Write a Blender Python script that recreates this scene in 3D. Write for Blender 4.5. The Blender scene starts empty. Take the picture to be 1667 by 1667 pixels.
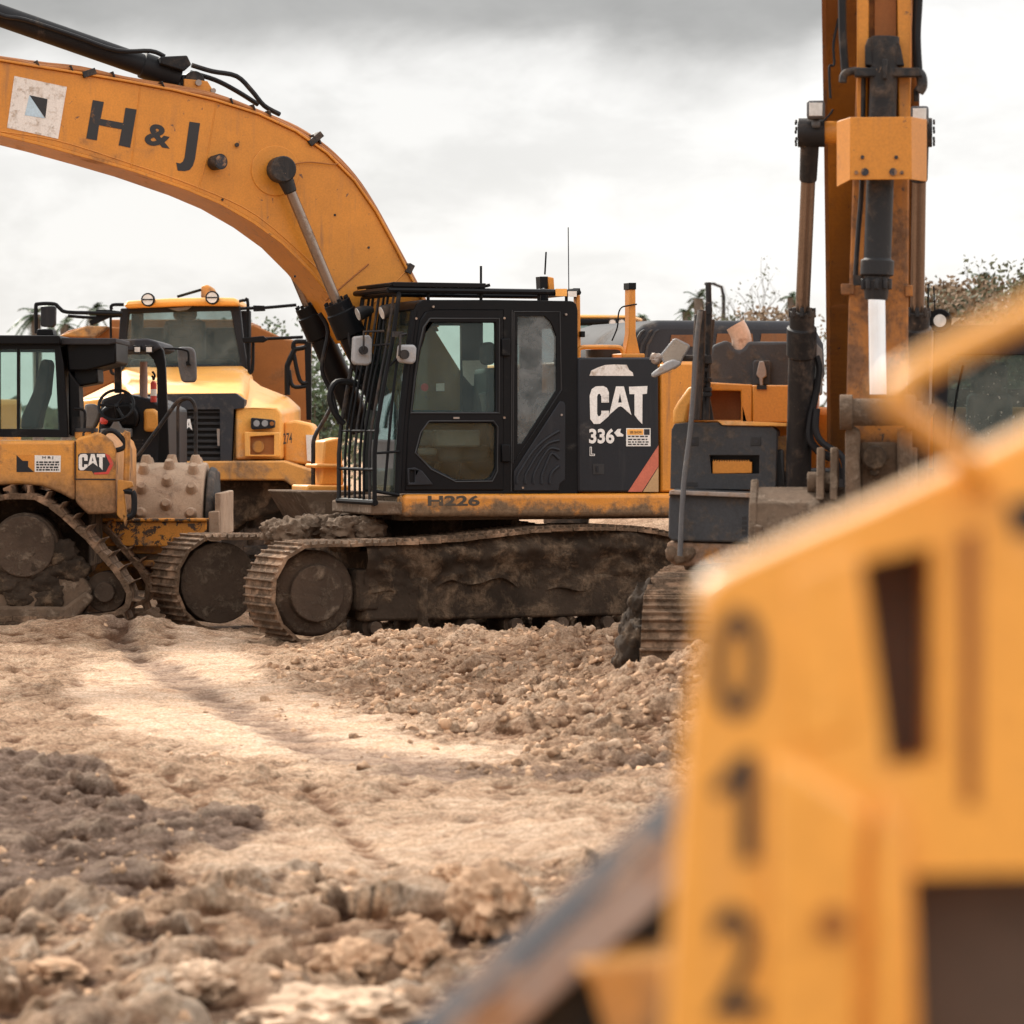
import bpy, bmesh, math, random
import numpy as np
from mathutils import Vector, Matrix, Euler, noise as mnoise
from mathutils.geometry import tessellate_polygon
random.seed(7); rng = np.random.default_rng(7)
C = bpy.context.scene.collection
R = math.radians
# ---------------------------------------------------------------- camera
FPX, CX, YH, CAMH = 5900.0, 833.5, 695.0, 2.0      # focal length and principal point in photo pixels; eye height
cam_d = bpy.data.cameras.new('camera'); cam = bpy.data.objects.new('camera', cam_d); C.objects.link(cam)
cam.location = (0, 0, CAMH); cam.rotation_euler = (R(90), 0, 0)
cam_d.sensor_width = 36; cam_d.sensor_fit = 'HORIZONTAL'
cam_d.lens = FPX/1667*36
cam_d.shift_x = 0; cam_d.shift_y = -(833.5-YH)/1667
cam_d.clip_start = 0.1; cam_d.clip_end = 6000
cam_d.dof.use_dof = True; cam_d.dof.focus_distance = 33.8; cam_d.dof.aperture_fstop = 4.0
bpy.context.scene.camera = cam
# ---------------------------------------------------------------- world
SUN_EL, SUN_AZ = 36, 30        # sun behind the machines, a little to the left: azimuth measured from +Y towards -X
world = bpy.data.worlds.new('World'); bpy.context.scene.world = world; world.use_nodes = True
nt = world.node_tree; nt.nodes.clear()
def wn(t, **k):
    n = nt.nodes.new(t)
    for a, b in k.items(): setattr(n, a, b)
    return n
def wmath(op, a, b=None, c=None, clamp=False):
    n = wn('ShaderNodeMath', operation=op, use_clamp=clamp)
    for i, v in enumerate((a, b, c)):
        if v is None: continue
        if isinstance(v, (int, float)): n.inputs[i].default_value = v
        else: nt.links.new(v, n.inputs[i])
    return n.outputs[0]
out = wn('ShaderNodeOutputWorld'); bg = wn('ShaderNodeBackground'); nt.links.new(bg.outputs[0], out.inputs[0])
sky = wn('ShaderNodeTexSky', sky_type='NISHITA', sun_disc=False); sky.sun_elevation = R(SUN_EL); sky.sun_rotation = R(-SUN_AZ)
tc = wn('ShaderNodeTexCoord'); sep = wn('ShaderNodeSeparateXYZ'); nt.links.new(tc.outputs['Generated'], sep.inputs[0])
def wnoise(scale, detail, rough, stretch, off=(0,0,0)):
    mp = wn('ShaderNodeMapping'); mp.inputs['Scale'].default_value = (scale, scale, scale*stretch); mp.inputs['Location'].default_value = off
    nt.links.new(tc.outputs['Generated'], mp.inputs[0])
    n = wn('ShaderNodeTexNoise'); n.inputs['Scale'].default_value = 1; n.inputs['Detail'].default_value = detail; n.inputs['Roughness'].default_value = rough
    n.inputs['Distortion'].default_value = 0.25
    nt.links.new(mp.outputs[0], n.inputs['Vector']); return n.outputs[0]
n1 = wnoise(9, 7, .55, 2.6, (3.1, 0, 1.0)); n2 = wnoise(22, 8, .6, 2.2, (1, 5, 2)); n3 = wnoise(4.5, 4, .5, 2.2, (0.3, 2, 0))
z = sep.outputs[2]; x = sep.outputs[0]
# dark cloud deck above ~5.5 degrees, ragged by noise, thinner to the right
edge = wmath('ADD', z, wmath('MULTIPLY', wmath('SUBTRACT', n1, .5), .06))
edge = wmath('SUBTRACT', edge, wmath('MULTIPLY', wmath('MAXIMUM', wmath('SUBTRACT', x, .078), 0), .9))
deck = wn('ShaderNodeMapRange', interpolation_type='SMOOTHSTEP'); nt.links.new(edge, deck.inputs[0])
deck.inputs[1].default_value = .088; deck.inputs[2].default_value = .114; deck.inputs[3].default_value = 0; deck.inputs[4].default_value = 1
up = wn('ShaderNodeMapRange', interpolation_type='SMOOTHSTEP'); nt.links.new(z, up.inputs[0])
up.inputs[1].default_value = .13; up.inputs[2].default_value = .4; up.inputs[3].default_value = 0; up.inputs[4].default_value = 1
dk = wmath('MULTIPLY', deck.outputs[0], wmath('SUBTRACT', 1, wmath('MULTIPLY', up.outputs[0], .8)))
soft = wn('ShaderNodeMapRange', interpolation_type='SMOOTHSTEP'); nt.links.new(n2, soft.inputs[0])
soft.inputs[1].default_value = .42; soft.inputs[2].default_value = .66; soft.inputs[3].default_value = 0; soft.inputs[4].default_value = .09
soft3 = wn('ShaderNodeMapRange', interpolation_type='SMOOTHSTEP'); nt.links.new(n3, soft3.inputs[0])
soft3.inputs[1].default_value = .45; soft3.inputs[2].default_value = .62; soft3.inputs[3].default_value = 0; soft3.inputs[4].default_value = .08
b = wmath('SUBTRACT', .81, wmath('MULTIPLY', dk, wmath('ADD', .37, wmath('MULTIPLY', n2, .20))))
b = wmath('SUBTRACT', b, wmath('MULTIPLY', wmath('ADD', soft.outputs[0], soft3.outputs[0]), wmath('SUBTRACT', 1, dk)))
b = wmath('MULTIPLY', b, wmath('ADD', 1, wmath('MULTIPLY', up.outputs[0], 1.15)))     # overcast sky is brighter overhead
comb = wn('ShaderNodeCombineColor'); nt.links.new(b, comb.inputs[0]); nt.links.new(wmath('MULTIPLY', b, .985), comb.inputs[1]); nt.links.new(wmath('MULTIPLY', b, .965), comb.inputs[2])
skm = wn('ShaderNodeMix', data_type='RGBA', blend_type='MIX'); skm.inputs[0].default_value = .95
sc = wn('ShaderNodeVectorMath', operation='SCALE'); sc.inputs[3].default_value = 1; nt.links.new(sky.outputs[0], sc.inputs[0])
sc2 = wn('ShaderNodeVectorMath', operation='SCALE'); sc2.inputs[3].default_value = 10; nt.links.new(comb.outputs[0], sc2.inputs[0])
nt.links.new(sc.outputs[0], skm.inputs[6]); nt.links.new(sc2.outputs[0], skm.inputs[7])
nt.links.new(skm.outputs[2], bg.inputs[0]); bg.inputs[1].default_value = 0.1
sd = bpy.data.lights.new('sun', 'SUN'); sd.energy = 4.2; sd.angle = R(6); sd.color = (1, .93, .82)
so = bpy.data.objects.new('sun', sd); C.objects.link(so)
sdir = Vector((-math.sin(R(SUN_AZ))*math.cos(R(SUN_EL)), math.cos(R(SUN_AZ))*math.cos(R(SUN_EL)), math.sin(R(SUN_EL))))
so.rotation_euler = sdir.to_track_quat('Z', 'Y').to_euler(); so.location = (0, 0, 30)
vs = bpy.context.scene.view_settings; vs.view_transform = 'Standard'; vs.look = 'None'; vs.gamma = 1; vs.exposure = 0.4; vs.use_curve_mapping = False
# ---------------------------------------------------------------- helpers
class Rig:
    def __init__(s, x, y, z, yaw):
        s.M = Matrix.Translation((x, y, z)) @ Matrix.Rotation(R(yaw), 4, 'Z'); s.I = s.M.inverted()
    def u(s, px, py, ax, val):            # where the sight line through a photo pixel meets the plane local[ax] = val
        o = s.I @ Vector((0, 0, CAMH)); d = s.I.to_3x3() @ Vector(((px-CX)/FPX, 1, (YH-py)/FPX))
        t = (val-o[ax])/d[ax]; return o + d*t
    def S(s, pts, y): return [(lambda v: (v.x, v.z))(s.u(a, b, 1, y)) for a, b in pts]
    def F(s, pts, x): return [(lambda v: (v.y, v.z))(s.u(a, b, 0, x)) for a, b in pts]
WORLD = Rig(0, 0, 0, 0)
class MB:
    def __init__(s, rig=WORLD): s.v = []; s.f = []; s.M = rig.M; s.rig = rig
    def add(s, vs, fs):
        n = len(s.v); s.v += [s.M @ Vector(v) for v in vs]; s.f += [tuple(i+n for i in f) for f in fs]; return s
    def box(s, c, d, rot=None):
        q = [Vector((sx*d[0]/2, sy*d[1]/2, sz*d[2]/2)) for sx in (-1, 1) for sy in (-1, 1) for sz in (-1, 1)]
        if rot: e = Euler([R(a) for a in rot]).to_matrix(); q = [e @ p for p in q]
        return s.add([p+Vector(c) for p in q], [(0,1,3,2),(4,6,7,5),(0,4,5,1),(2,3,7,6),(0,2,6,4),(1,5,7,3)])
    def bb(s, x0, x1, y0, y1, z0, z1): return s.box(((x0+x1)/2,(y0+y1)/2,(z0+z1)/2), (abs(x1-x0),abs(y1-y0),abs(z1-z0)))
    def prism(s, poly, ax, a, b, holes=()):
        loops = [list(poly)]+[list(h) for h in holes]
        def mk(p, q): return (q, p[0], p[1]) if ax == 0 else ((p[0], q, p[1]) if ax == 1 else (p[0], p[1], q))
        flat = [p for l in loops for p in l]; n = len(flat)
        vs = [mk(p, a) for p in flat]+[mk(p, b) for p in flat]; fs = []
        if holes or True:
            tr = tessellate_polygon([[Vector((p[0], p[1], 0)) for p in l] for l in loops]) if holes else None
            if tr:
                ar = lambda l: abs(sum(l[i][0]*l[(i+1) % len(l)][1]-l[(i+1) % len(l)][0]*l[i][1] for i in range(len(l))))/2
                ta = sum(ar([flat[i] for i in t]) for t in tr); wa_ = ar(loops[0])-sum(ar(l) for l in loops[1:])
                if abs(ta-wa_) > .002*wa_: tr = None
            if tr: fs += [tuple(t) for t in tr]+[tuple(i+n for i in reversed(t)) for t in tr]
            else: fs += [tuple(range(n)), tuple(range(2*n-1, n-1, -1))]
        o = 0
        for l in loops:
            m = len(l)
            for i in range(m): j = (i+1) % m; fs.append((o+i, o+j, o+j+n, o+i+n))
            o += m
        return s.add(vs, fs)
    def side(s, px, y0, y1, holes=()): return s.prism(s.rig.S(px, y0), 1, y0, y1, [s.rig.S(h, y0) for h in holes])
    def front(s, px, x0, x1, holes=()): return s.prism(s.rig.F(px, x0), 0, x0, x1, [s.rig.F(h, x0) for h in holes])
    def loft(s, secs, cap=True, closed=True):
        n = len(secs[0]); vs = [p for q in secs for p in q]; fs = []
        for k in range(len(secs)-1):
            for i in range(n if closed else n-1):
                j = (i+1) % n; fs.append((k*n+i, k*n+j, (k+1)*n+j, (k+1)*n+i))
        if cap: fs += [tuple(range(n-1, -1, -1)), tuple(range((len(secs)-1)*n, len(secs)*n))]
        return s.add(vs, fs)
    def tube(s, path, r, n=10, cap=True):
        P = [Vector(p) for p in path]; rr = r if isinstance(r, (list, tuple)) else [r]*len(P); secs = []; up = None
        for i, p in enumerate(P):
            t = (P[min(i+1, len(P)-1)]-P[max(i-1, 0)]).normalized()
            if up is None: up = t.orthogonal().normalized()
            a = (up-t*up.dot(t)); a = a.normalized() if a.length > 1e-6 else t.orthogonal().normalized(); up = a; c = t.cross(a)
            secs.append([p+(a*math.cos(2*math.pi*k/n)+c*math.sin(2*math.pi*k/n))*rr[i] for k in range(n)])
        return s.loft(secs, cap)
    def stube(s, pts, y, r, n=8, sm=True):   # tube through photo points lying on the plane y (or per-point y)
        P = [s.rig.u(p[0], p[1], 1, p[2] if len(p) > 2 else y) for p in pts]
        return s.tube(smooth(P) if sm and len(P) > 2 else P, r, n)
    def ftube(s, pts, x, r, n=8, sm=True):
        P = [s.rig.u(p[0], p[1], 0, p[2] if len(p) > 2 else x) for p in pts]
        return s.tube(smooth(P) if sm and len(P) > 2 else P, r, n)
    def cyl(s, p0, p1, r, n=24, r2=None): return s.tube([p0, p1], [r, r if r2 is None else r2], n)
    def prof(s, p0, p1, pr, n=24):       # lathe along p0->p1, pr = [(t, radius)]
        p0, p1 = Vector(p0), Vector(p1); d = p1-p0; t = d.normalized(); a = t.orthogonal().normalized(); c = t.cross(a)
        secs = [[p0+d*q+(a*math.cos(2*math.pi*k/n)+c*math.sin(2*math.pi*k/n))*r for k in range(n)] for q, r in pr]
        return s.loft(secs)
    def strip(s, pl, th, y0, y1):        # plate of thickness th following a polyline of (x,z)
        n = len(pl); nn = []
        for i in range(n):
            a = Vector(pl[max(i-1, 0)]); b_ = Vector(pl[min(i+1, n-1)]); t = (b_-a).normalized(); nn.append(Vector((-t.y, t.x)))
        vs = []
        for i, p in enumerate(pl):
            q = Vector(p)+nn[i]*th
            vs.append([(p[0], y0, p[1]), (q.x, y0, q.y), (q.x, y1, q.y), (p[0], y1, p[1])])
        return s.loft(vs)
    def lump(s, c, rad, seed=0, sub=3, amp=.35, fr=1.5):
        bm = bmesh.new(); bmesh.ops.create_icosphere(bm, subdivisions=sub, radius=1)
        vs = []
        for v in bm.verts:
            p = v.co.normalized(); o = Vector((seed*3.7, seed*1.3, seed*7.1))
            k = 1+amp*mnoise.fractal(p*fr+o, .8, 2.1, 5)+amp*.5*abs(mnoise.noise(p*2.6+o))
            vs.append((c[0]+p.x*k*rad[0], c[1]+p.y*k*rad[1], c[2]+p.z*k*rad[2]))
        fs = [tuple(v.index for v in f.verts) for f in bm.faces]; bm.free(); return s.add(vs, fs)
    def build(s, name, mat, parent=None, bev=0, sharp=32, label=None, seg=2):
        if name in SPLIT and not getattr(s, 'one', False):
            pa = list(range(len(s.v)))
            def find(i):
                while pa[i] != i: pa[i] = pa[pa[i]]; i = pa[i]
                return i
            for f in s.f:
                for i in f[1:]: pa[find(f[0])] = find(i)
            grp = {}
            for f in s.f: grp.setdefault(find(f[0]), []).append(f)
            for fs in grp.values():
                m = MB(s.rig); m.one = True; ids = sorted({i for f in fs for i in f}); mp = {q: k for k, q in enumerate(ids)}
                m.v = [s.v[i] for i in ids]; m.f = [tuple(mp[i] for i in f) for f in fs]; o = m.build(name, mat, parent, bev, sharp, label, seg)
            return o
        me = bpy.data.meshes.new(name); W = s.v
        if parent is not None: I = ROOTI[parent.name]; W = [I @ v for v in W]
        me.from_pydata([tuple(v) for v in W], [], s.f); me.update()
        bm = bmesh.new(); bm.from_mesh(me); bmesh.ops.recalc_face_normals(bm, faces=bm.faces); bm.to_mesh(me); bm.free()
        me.materials.append(mat); me.shade_smooth(); me.set_sharp_from_angle(angle=R(sharp))
        o = bpy.data.objects.new(name, me); C.objects.link(o)
        if parent is not None: o.parent = parent; ROOTI[o.name] = ROOTI[parent.name]
        if bev:
            m = o.modifiers.new('bevel', 'BEVEL'); m.width = bev; m.segments = seg; m.limit_method = 'ANGLE'; m.angle_limit = R(32); m.use_clamp_overlap = True
        if label: o['label'] = label
        LAST[0] = o; return o
ROOTI = {}
LAST = [None]
SPLIT = {'hydraulic_hose', 'hose', 'hose_clamp', 'guard_crossbar', 'boom_lettering', 'logo_lettering', 'model_lettering', 'number_lettering', 'grease_point', 'bolt', 'guard_bolt', 'clamp_bolt', 'cylinder_pipe', 'boom_bracket', 'bucket_side', 'bucket_ear', 'stick_tab', 'stick_rib', 'boom_hose', 'boom_pin', 'wire', 'antenna', 'front_frame_bar', 'lower_frame', 'heater_fin', 'cab_rail', 'console'}
def smooth(P, n=4):
    out_ = []
    for i in range(len(P)-1):
        p0, p1, p2, p3 = P[max(i-1, 0)], P[i], P[i+1], P[min(i+2, len(P)-1)]
        for k in range(n):
            t = k/n; out_.append(.5*((2*p1)+(p2-p0)*t+(2*p0-5*p1+4*p2-p3)*t*t+(3*p1-p0-3*p2+p3)*t**3))
    out_.append(P[-1]); return out_
def tag(o, label=None, cat=None, group=None, kind=None):
    for k, v in (('label', label), ('category', cat), ('group', group), ('kind', kind)):
        if v: o[k] = v
    return o
def thing(name, rig, label, cat, group=None):
    o = bpy.data.objects.new(name, None); C.objects.link(o); o.matrix_world = rig.M.copy(); o.empty_display_size = .3
    ROOTI[o.name] = rig.I.copy(); return tag(o, label, cat, group)
_fc = {}
def text_geo(txt, bold=0.0, sx=1.0):
    key = (txt, bold, sx)
    if key in _fc: return _fc[key]
    cu = bpy.data.curves.new('t', 'FONT'); cu.body = txt; cu.size = 1; cu.offset = bold; cu.resolution_u = 5
    ob = bpy.data.objects.new('t', cu); C.objects.link(ob)
    me = bpy.data.meshes.new_from_object(ob.evaluated_get(bpy.context.evaluated_depsgraph_get()))
    vs = [(v.co.x, v.co.y) for v in me.vertices]; fs = [tuple(p.vertices) for p in me.polygons]
    xs = [v[0] for v in vs]; ys = [v[1] for v in vs]; x0, x1, y0, y1 = min(xs), max(xs), min(ys), max(ys)
    vs = [((a-x0)/(x1-x0), (b_-y0)/(y1-y0)) for a, b_ in vs]
    bpy.data.objects.remove(ob); bpy.data.curves.remove(cu); bpy.data.meshes.remove(me)
    _fc[key] = (vs, fs); return vs, fs
def text_px(mb, txt, quad, ax, val, bold=0.0):   # quad = bottom-left, bottom-right, top-right, top-left in photo pixels, laid on a real surface
    vs, fs = text_geo(txt, bold); a, b_, c, d = [Vector(q) for q in quad]; P = []
    for u_, w_ in vs:
        p = a*(1-u_)*(1-w_)+b_*u_*(1-w_)+c*u_*w_+d*(1-u_)*w_; P.append(mb.rig.u(p.x, p.y, ax, val))
    mb.add(P, fs)
def rect(x0, y0, x1, y1): return [(x0, y1), (x1, y1), (x1, y0), (x0, y0)]
def crop(ox, oy, s): return lambda pts: [(ox+p[0]/s, oy+p[1]/s)+tuple(p[2:]) for p in pts]
k1 = crop(0, 0, 2.778); k2 = crop(0, 450, 3.969); k3 = crop(0, 700, 2.977); k4 = crop(380, 430, 3.705); k5 = crop(640, 380, 3.3333)
k6 = crop(1050, 430, 3.335); k7 = crop(1270, 0, 3.334); q1 = crop(1000, 450, 2.5); q5 = crop(930, 430, 4.1675); q6 = crop(120, 540, 7.577); q4 = crop(1400, 400, 5.21)
# ---------------------------------------------------------------- materials
def mat(name, col, rough=.5, metal=0, dirt=None, dcol=(.23, .165, .115), dscale=2.0, var=.12, bump=.0, bscale=30, mudz=None, chips=0, ccol=(.05, .035, .025), spec=.5, fine=60, streak=0, coat=0):
    m = bpy.data.materials.new(name); m.use_nodes = True; n = m.node_tree; n.nodes.clear(); L = n.links.new
    def N(t, **k):
        q = n.nodes.new(t)
        for a, b_ in k.items(): setattr(q, a, b_)
        return q
    def noise_(scale, det=6, rg=.6, vec=None, dist=0):
        q = N('ShaderNodeTexNoise'); q.inputs['Scale'].default_value = scale; q.inputs['Detail'].default_value = det; q.inputs['Roughness'].default_value = rg; q.inputs['Distortion'].default_value = dist
        L(vec or TC.outputs['Object'], q.inputs['Vector']); return q.outputs[0]
    def mr(v, a, b_, c=0, d=1):
        q = N('ShaderNodeMapRange', interpolation_type='SMOOTHSTEP'); L(v, q.inputs[0])
        for i, w in enumerate((a, b_, c, d)): q.inputs[i+1].default_value = w
        return q.outputs[0]
    def mth(op, a, b_):
        q = N('ShaderNodeMath', operation=op)
        for i, w in enumerate((a, b_)):
            if isinstance(w, (int, float)): q.inputs[i].default_value = w
            else: L(w, q.inputs[i])
        return q.outputs[0]
    def mix(f, a, b_, bt='MIX'):
        q = N('ShaderNodeMix', data_type='RGBA', blend_type=bt)
        for i, w in ((0, f), (6, a), (7, b_)):
            if isinstance(w, (int, float)): q.inputs[i].default_value = w
            elif isinstance(w, tuple): q.inputs[i].default_value = (*w, 1)
            else: L(w, q.inputs[i])
        return q.outputs[2]
    TC = N('ShaderNodeTexCoord'); o = N('ShaderNodeOutputMaterial'); p = N('ShaderNodeBsdfPrincipled'); L(p.outputs[0], o.inputs[0])
    p.inputs['Metallic'].default_value = metal; p.inputs['Specular IOR Level'].default_value = spec
    if coat: p.inputs['Coat Weight'].default_value = coat; p.inputs['Coat Roughness'].default_value = .15
    lo = tuple(max(0, c*(1-var)) for c in col); hi = tuple(min(1, c*(1+var)) for c in col)
    c = mix(mr(noise_(1.7, 5, .65), .3, .7), lo, hi)
    c = mix(mr(noise_(fine, 4, .7), .35, .65), c, mix(1.0, c, (.86, .85, .84), 'MULTIPLY'))
    rf = None
    if chips:
        cm = mr(noise_(9, 10, .72, dist=.4), .66-chips*.1, .68-chips*.1+.01); c = mix(cm, c, ccol)
    if streak:
        mp = N('ShaderNodeMapping'); mp.inputs['Scale'].default_value = (14, 14, 1.1); L(TC.outputs['Object'], mp.inputs[0])
        st = mth('MULTIPLY', mr(noise_(1, 6, .6, vec=mp.outputs[0]), .5, .75), mr(noise_(1.3, 3, .5), .4, .65))
        c = mix(mth('MULTIPLY', st, streak), c, dcol)
    mask = None
    if dirt:
        mask = mth('MULTIPLY', mr(noise_(dscale, 9, .68, dist=.3), .62-dirt*.35, .80-dirt*.35), mr(noise_(dscale*9, 6, .7), .2, .5, .45, .95))
    if mudz:
        sz = N('ShaderNodeSeparateXYZ'); L(TC.outputs['Object'], sz.inputs[0])
        zz = mth('ADD', sz.outputs[2], mth('MULTIPLY', mth('SUBTRACT', noise_(5, 9, .7), .5), .55))
        mm = mr(zz, mudz[0], mudz[1], .96, 0); mask = mth('MAXIMUM', mask, mm) if mask is not None else mm
    if mask is not None:
        dc = mix(mr(noise_(22, 7, .7), .3, .7), tuple(v*.62 for v in dcol), tuple(min(1, v*1.35) for v in dcol)); c = mix(mask, c, dc)
        r_ = N('ShaderNodeMapRange'); L(mask, r_.inputs[0]); r_.inputs[3].default_value = rough; r_.inputs[4].default_value = .95; L(r_.outputs[0], p.inputs['Roughness'])
    else:
        rr = N('ShaderNodeMapRange'); L(noise_(6, 5, .6), rr.inputs[0]); rr.inputs[3].default_value = max(.03, rough-.12); rr.inputs[4].default_value = min(1, rough+.12); L(rr.outputs[0], p.inputs['Roughness'])
    L(c, p.inputs['Base Color'])
    hgt = noise_(bscale, 8, .68) if bump else None
    if mask is not None:
        h2 = mth('MULTIPLY', mask, mth('ADD', .5, noise_(45, 6, .7)))
        hgt = mth('ADD', hgt, h2) if hgt is not None else mth('MULTIPLY', h2, 1.0)
    if hgt is not None:
        bn = N('ShaderNodeBump'); bn.inputs['Strength'].default_value = bump or .35; bn.inputs['Distance'].default_value = .012; L(hgt, bn.inputs['Height']); L(bn.outputs[0], p.inputs['Normal'])
    return m
YEL = (.60, .228, .023)
M = {}
M['yellow'] = mat('yellow_paint', YEL, .42, dirt=.16, dscale=1.6, var=.1, chips=.3, ccol=(.13, .06, .03), streak=.8, bump=.04, bscale=14, dcol=(.24, .11, .045))
M['yellowsill'] = mat('yellow_paint_muddy_below', YEL, .45, dirt=.1, mudz=(1.2, 1.34), dcol=(.13, .085, .05), chips=.3, streak=.3)
M['yellowlight'] = mat('yellow_paint_dusty', (.78, .36, .07), .5, dirt=.3, dscale=1.3, dcol=(.52, .34, .2), streak=.3, var=.08)
M['truckpaint'] = mat('yellow_truck_paint', (.88, .42, .09), .4, dirt=.22, dscale=1.5, dcol=(.6, .4, .24), streak=.25, var=.08)
M['framepaint'] = mat('bleached_yellow_paint', (.95, .42, .07), .34, dirt=.22, dscale=4, dcol=(.62, .33, .14), var=.08, coat=.3, streak=.4)
M['rim_highlight'] = mat('glossy_yellow_rim_highlight', (.95, .60, .30), .32, var=.05, coat=.2)  # bright highlight along the top rim put into its paler colour
M['truckmud'] = mat('yellow_truck_paint_muddy', (.62, .28, .06), .5, dirt=.5, dscale=1.8, dcol=(.2, .125, .075), streak=.8)
M['orange'] = mat('dull_orange_paint', (.33, .11, .017), .6, dirt=.3, dscale=1.4, dcol=(.2, .09, .035), streak=.5, chips=.15)
M['yellowmud'] = mat('yellow_paint_caked', (.50, .215, .035), .6, dirt=.5, dscale=2.6, dcol=(.17, .10, .06), chips=.45, streak=.8, bump=.3, bscale=9)
M['dozer'] = mat('dozer_paint', (.66, .28, .04), .45, dirt=.38, dscale=1.7, dcol=(.22, .12, .06), mudz=(1.25, 1.75), streak=.5)
M['scratched'] = mat('yellow_paint_scratched', (.72, .30, .035), .5, dirt=.2, chips=1.4, ccol=(.06, .035, .02), dscale=3)
M['stick'] = mat('orange_paint_mud_spotted', (.44, .16, .025), .55, dirt=.55, dscale=3.6, dcol=(.15, .075, .04), chips=.7, streak=.9, bump=.2, bscale=10)
M['black'] = mat('black_paint', (.004, .0045, .006), .45, dirt=.08, dscale=2.2, dcol=(.055, .048, .042), var=.2, fine=90, spec=.16)
M['panel'] = mat('charcoal_panel', (.012, .0135, .018), .5, spec=.28, dirt=.16, dscale=1.9, dcol=(.07, .062, .058), var=.15, chips=.0, streak=.2)
M['dusty'] = mat('dusty_charcoal_plastic', (.048, .050, .055), .75, spec=.3, dirt=.40, dscale=7, dcol=(.092, .074, .060), var=.15, bump=.25, bscale=20)
M['hood'] = mat('grey_hood_plastic', (.035, .036, .042), .75, spec=.25, dirt=.25, dscale=2.4, dcol=(.12, .10, .085))
M['mud'] = mat('caked_mud', (.13, .088, .06), .96, var=.35, bump=1.0, bscale=11, dirt=.4, dscale=6, dcol=(.24, .175, .125), spec=.15, fine=40)
M['pale_clod'] = mat('pale_dry_soil', (.60, .425, .295), .96, var=.25, bump=.9, bscale=8, dirt=.35, dscale=6, dcol=(.34, .22, .14), spec=.15, fine=40)
M['brown_clod'] = mat('brown_dry_soil', (.52, .33, .205), .96, var=.35, bump=.9, bscale=8, dirt=.35, dscale=6, dcol=(.17, .11, .07), spec=.15, fine=40)
M['mudd'] = mat('dark_packed_mud', (.040, .028, .020), .96, var=.4, bump=1.0, bscale=13, dirt=.5, dscale=4, dcol=(.14, .095, .062), spec=.15, fine=40)
M['track'] = mat('muddy_track_steel', (.27, .17, .108), .9, var=.35, bump=1.2, bscale=13, dirt=.6, dscale=5, dcol=(.12, .078, .05), spec=.2, fine=30)
M['wheelmud'] = mat('mud_covered_wheel', (.070, .047, .033), .9, var=.3, bump=1.0, bscale=20, dirt=.4, dscale=6, dcol=(.17, .125, .09), spec=.2)
M['drum'] = mat('dusty_drum_steel', (.42, .31, .225), .9, var=.15, bump=.6, bscale=25, dirt=.35, dscale=4, dcol=(.3, .21, .15), spec=.2)
M['steel'] = mat('worn_grey_steel', (.30, .25, .22), .45, metal=.4, dirt=.4, dscale=5, dcol=(.38, .24, .15), streak=.4)
M['railface'] = mat('scraped_rail_face', (.40, .32, .28), .75, dirt=.45, dscale=7, dcol=(.45, .24, .12), spec=.2)
M['rust'] = mat('worn_rail_steel', (.045, .045, .052), .85, spec=.2, metal=.0, dirt=.40, dscale=9, dcol=(.36, .20, .11))
M['rod'] = mat('dull_brown_rod', (.24, .185, .15), .3, metal=.8, var=.1, dirt=.15, dscale=6)
M['chrome'] = mat('bright_chrome_rod', (.95, .95, .96), .16, metal=1, var=.02, fine=.5)
M['hose'] = mat('black_rubber_hose', (.009, .009, .011), .6, spec=.25, dirt=.2, dcol=(.09, .07, .055))
M['greycyl'] = mat('dusty_black_cylinder', (.014, .014, .016), .5, spec=.3, dirt=.42, dscale=4, dcol=(.08, .058, .045), streak=.8, chips=.1, ccol=(.3, .2, .13))
M['tyre'] = mat('dark_tyre_rubber', (.035, .032, .030), .85, dirt=.45, dscale=3, dcol=(.13, .10, .08), bump=.4)
M['white'] = mat('white_decal', (.80, .77, .74), .5, dirt=.2, dscale=9, dcol=(.5, .44, .4), var=.04)
M['whitestreak'] = mat('stained_white_decal', (.74, .68, .63), .5, dirt=.35, dscale=14, dcol=(.42, .33, .26), var=.06, streak=.5)
M['ink'] = mat('black_lettering', (.012, .012, .015), .5, var=.1, dirt=.15, dscale=8, dcol=(.2, .09, .03), chips=.1, ccol=(.3, .14, .03))
M['inkworn'] = mat('worn_black_lettering', (.06, .045, .03), .6, chips=.35, ccol=(.5, .24, .04), var=.3)
M['blue'] = mat('pale_blue_decal', (.45, .58, .68), .5)
M['red'] = mat('red_paint', (.55, .05, .035), .45, dirt=.2, dcol=(.3, .16, .1))
M['redstripe'] = mat('faded_red_stripe', (.52, .13, .075), .55, dirt=.2, dcol=(.4, .2, .12), streak=.4)
M['tan'] = mat('faded_tan_stripe', (.46, .28, .13), .55, dirt=.2, streak=.4)
M['mirrorback'] = mat('grey_mirror_shell', (.30, .30, .31), .5, dirt=.3, dscale=9, dcol=(.35, .28, .22))
M['darkmirror'] = mat('dark_mirror_shell', (.09, .09, .095), .5, dirt=.3, dscale=6, dcol=(.16, .14, .12))
M['seat'] = mat('dark_seat_cloth', (.035, .04, .045), .85, var=.2)
M['seatgrey'] = mat('grey_cab_plastic', (.14, .14, .14), .7, var=.2)
M['beige'] = mat('scorched_exhaust_pipe', (.55, .38, .28), .6, dirt=.3, dcol=(.3, .18, .12), dscale=9)
M['darkorange'] = mat('shaded_grimy_orange_paint', (.20, .072, .016), .55, dirt=.3, dscale=2, dcol=(.09, .05, .03), streak=.6, chips=.3)  # shade on the boom flange put into a darker orange, with grime
M['lining'] = mat('dark_cab_lining', (.045, .05, .047), .8, var=.3, fine=8)
M['paper'] = mat('sticker_paper', (.75, .72, .68), .6, var=.05)
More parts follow.
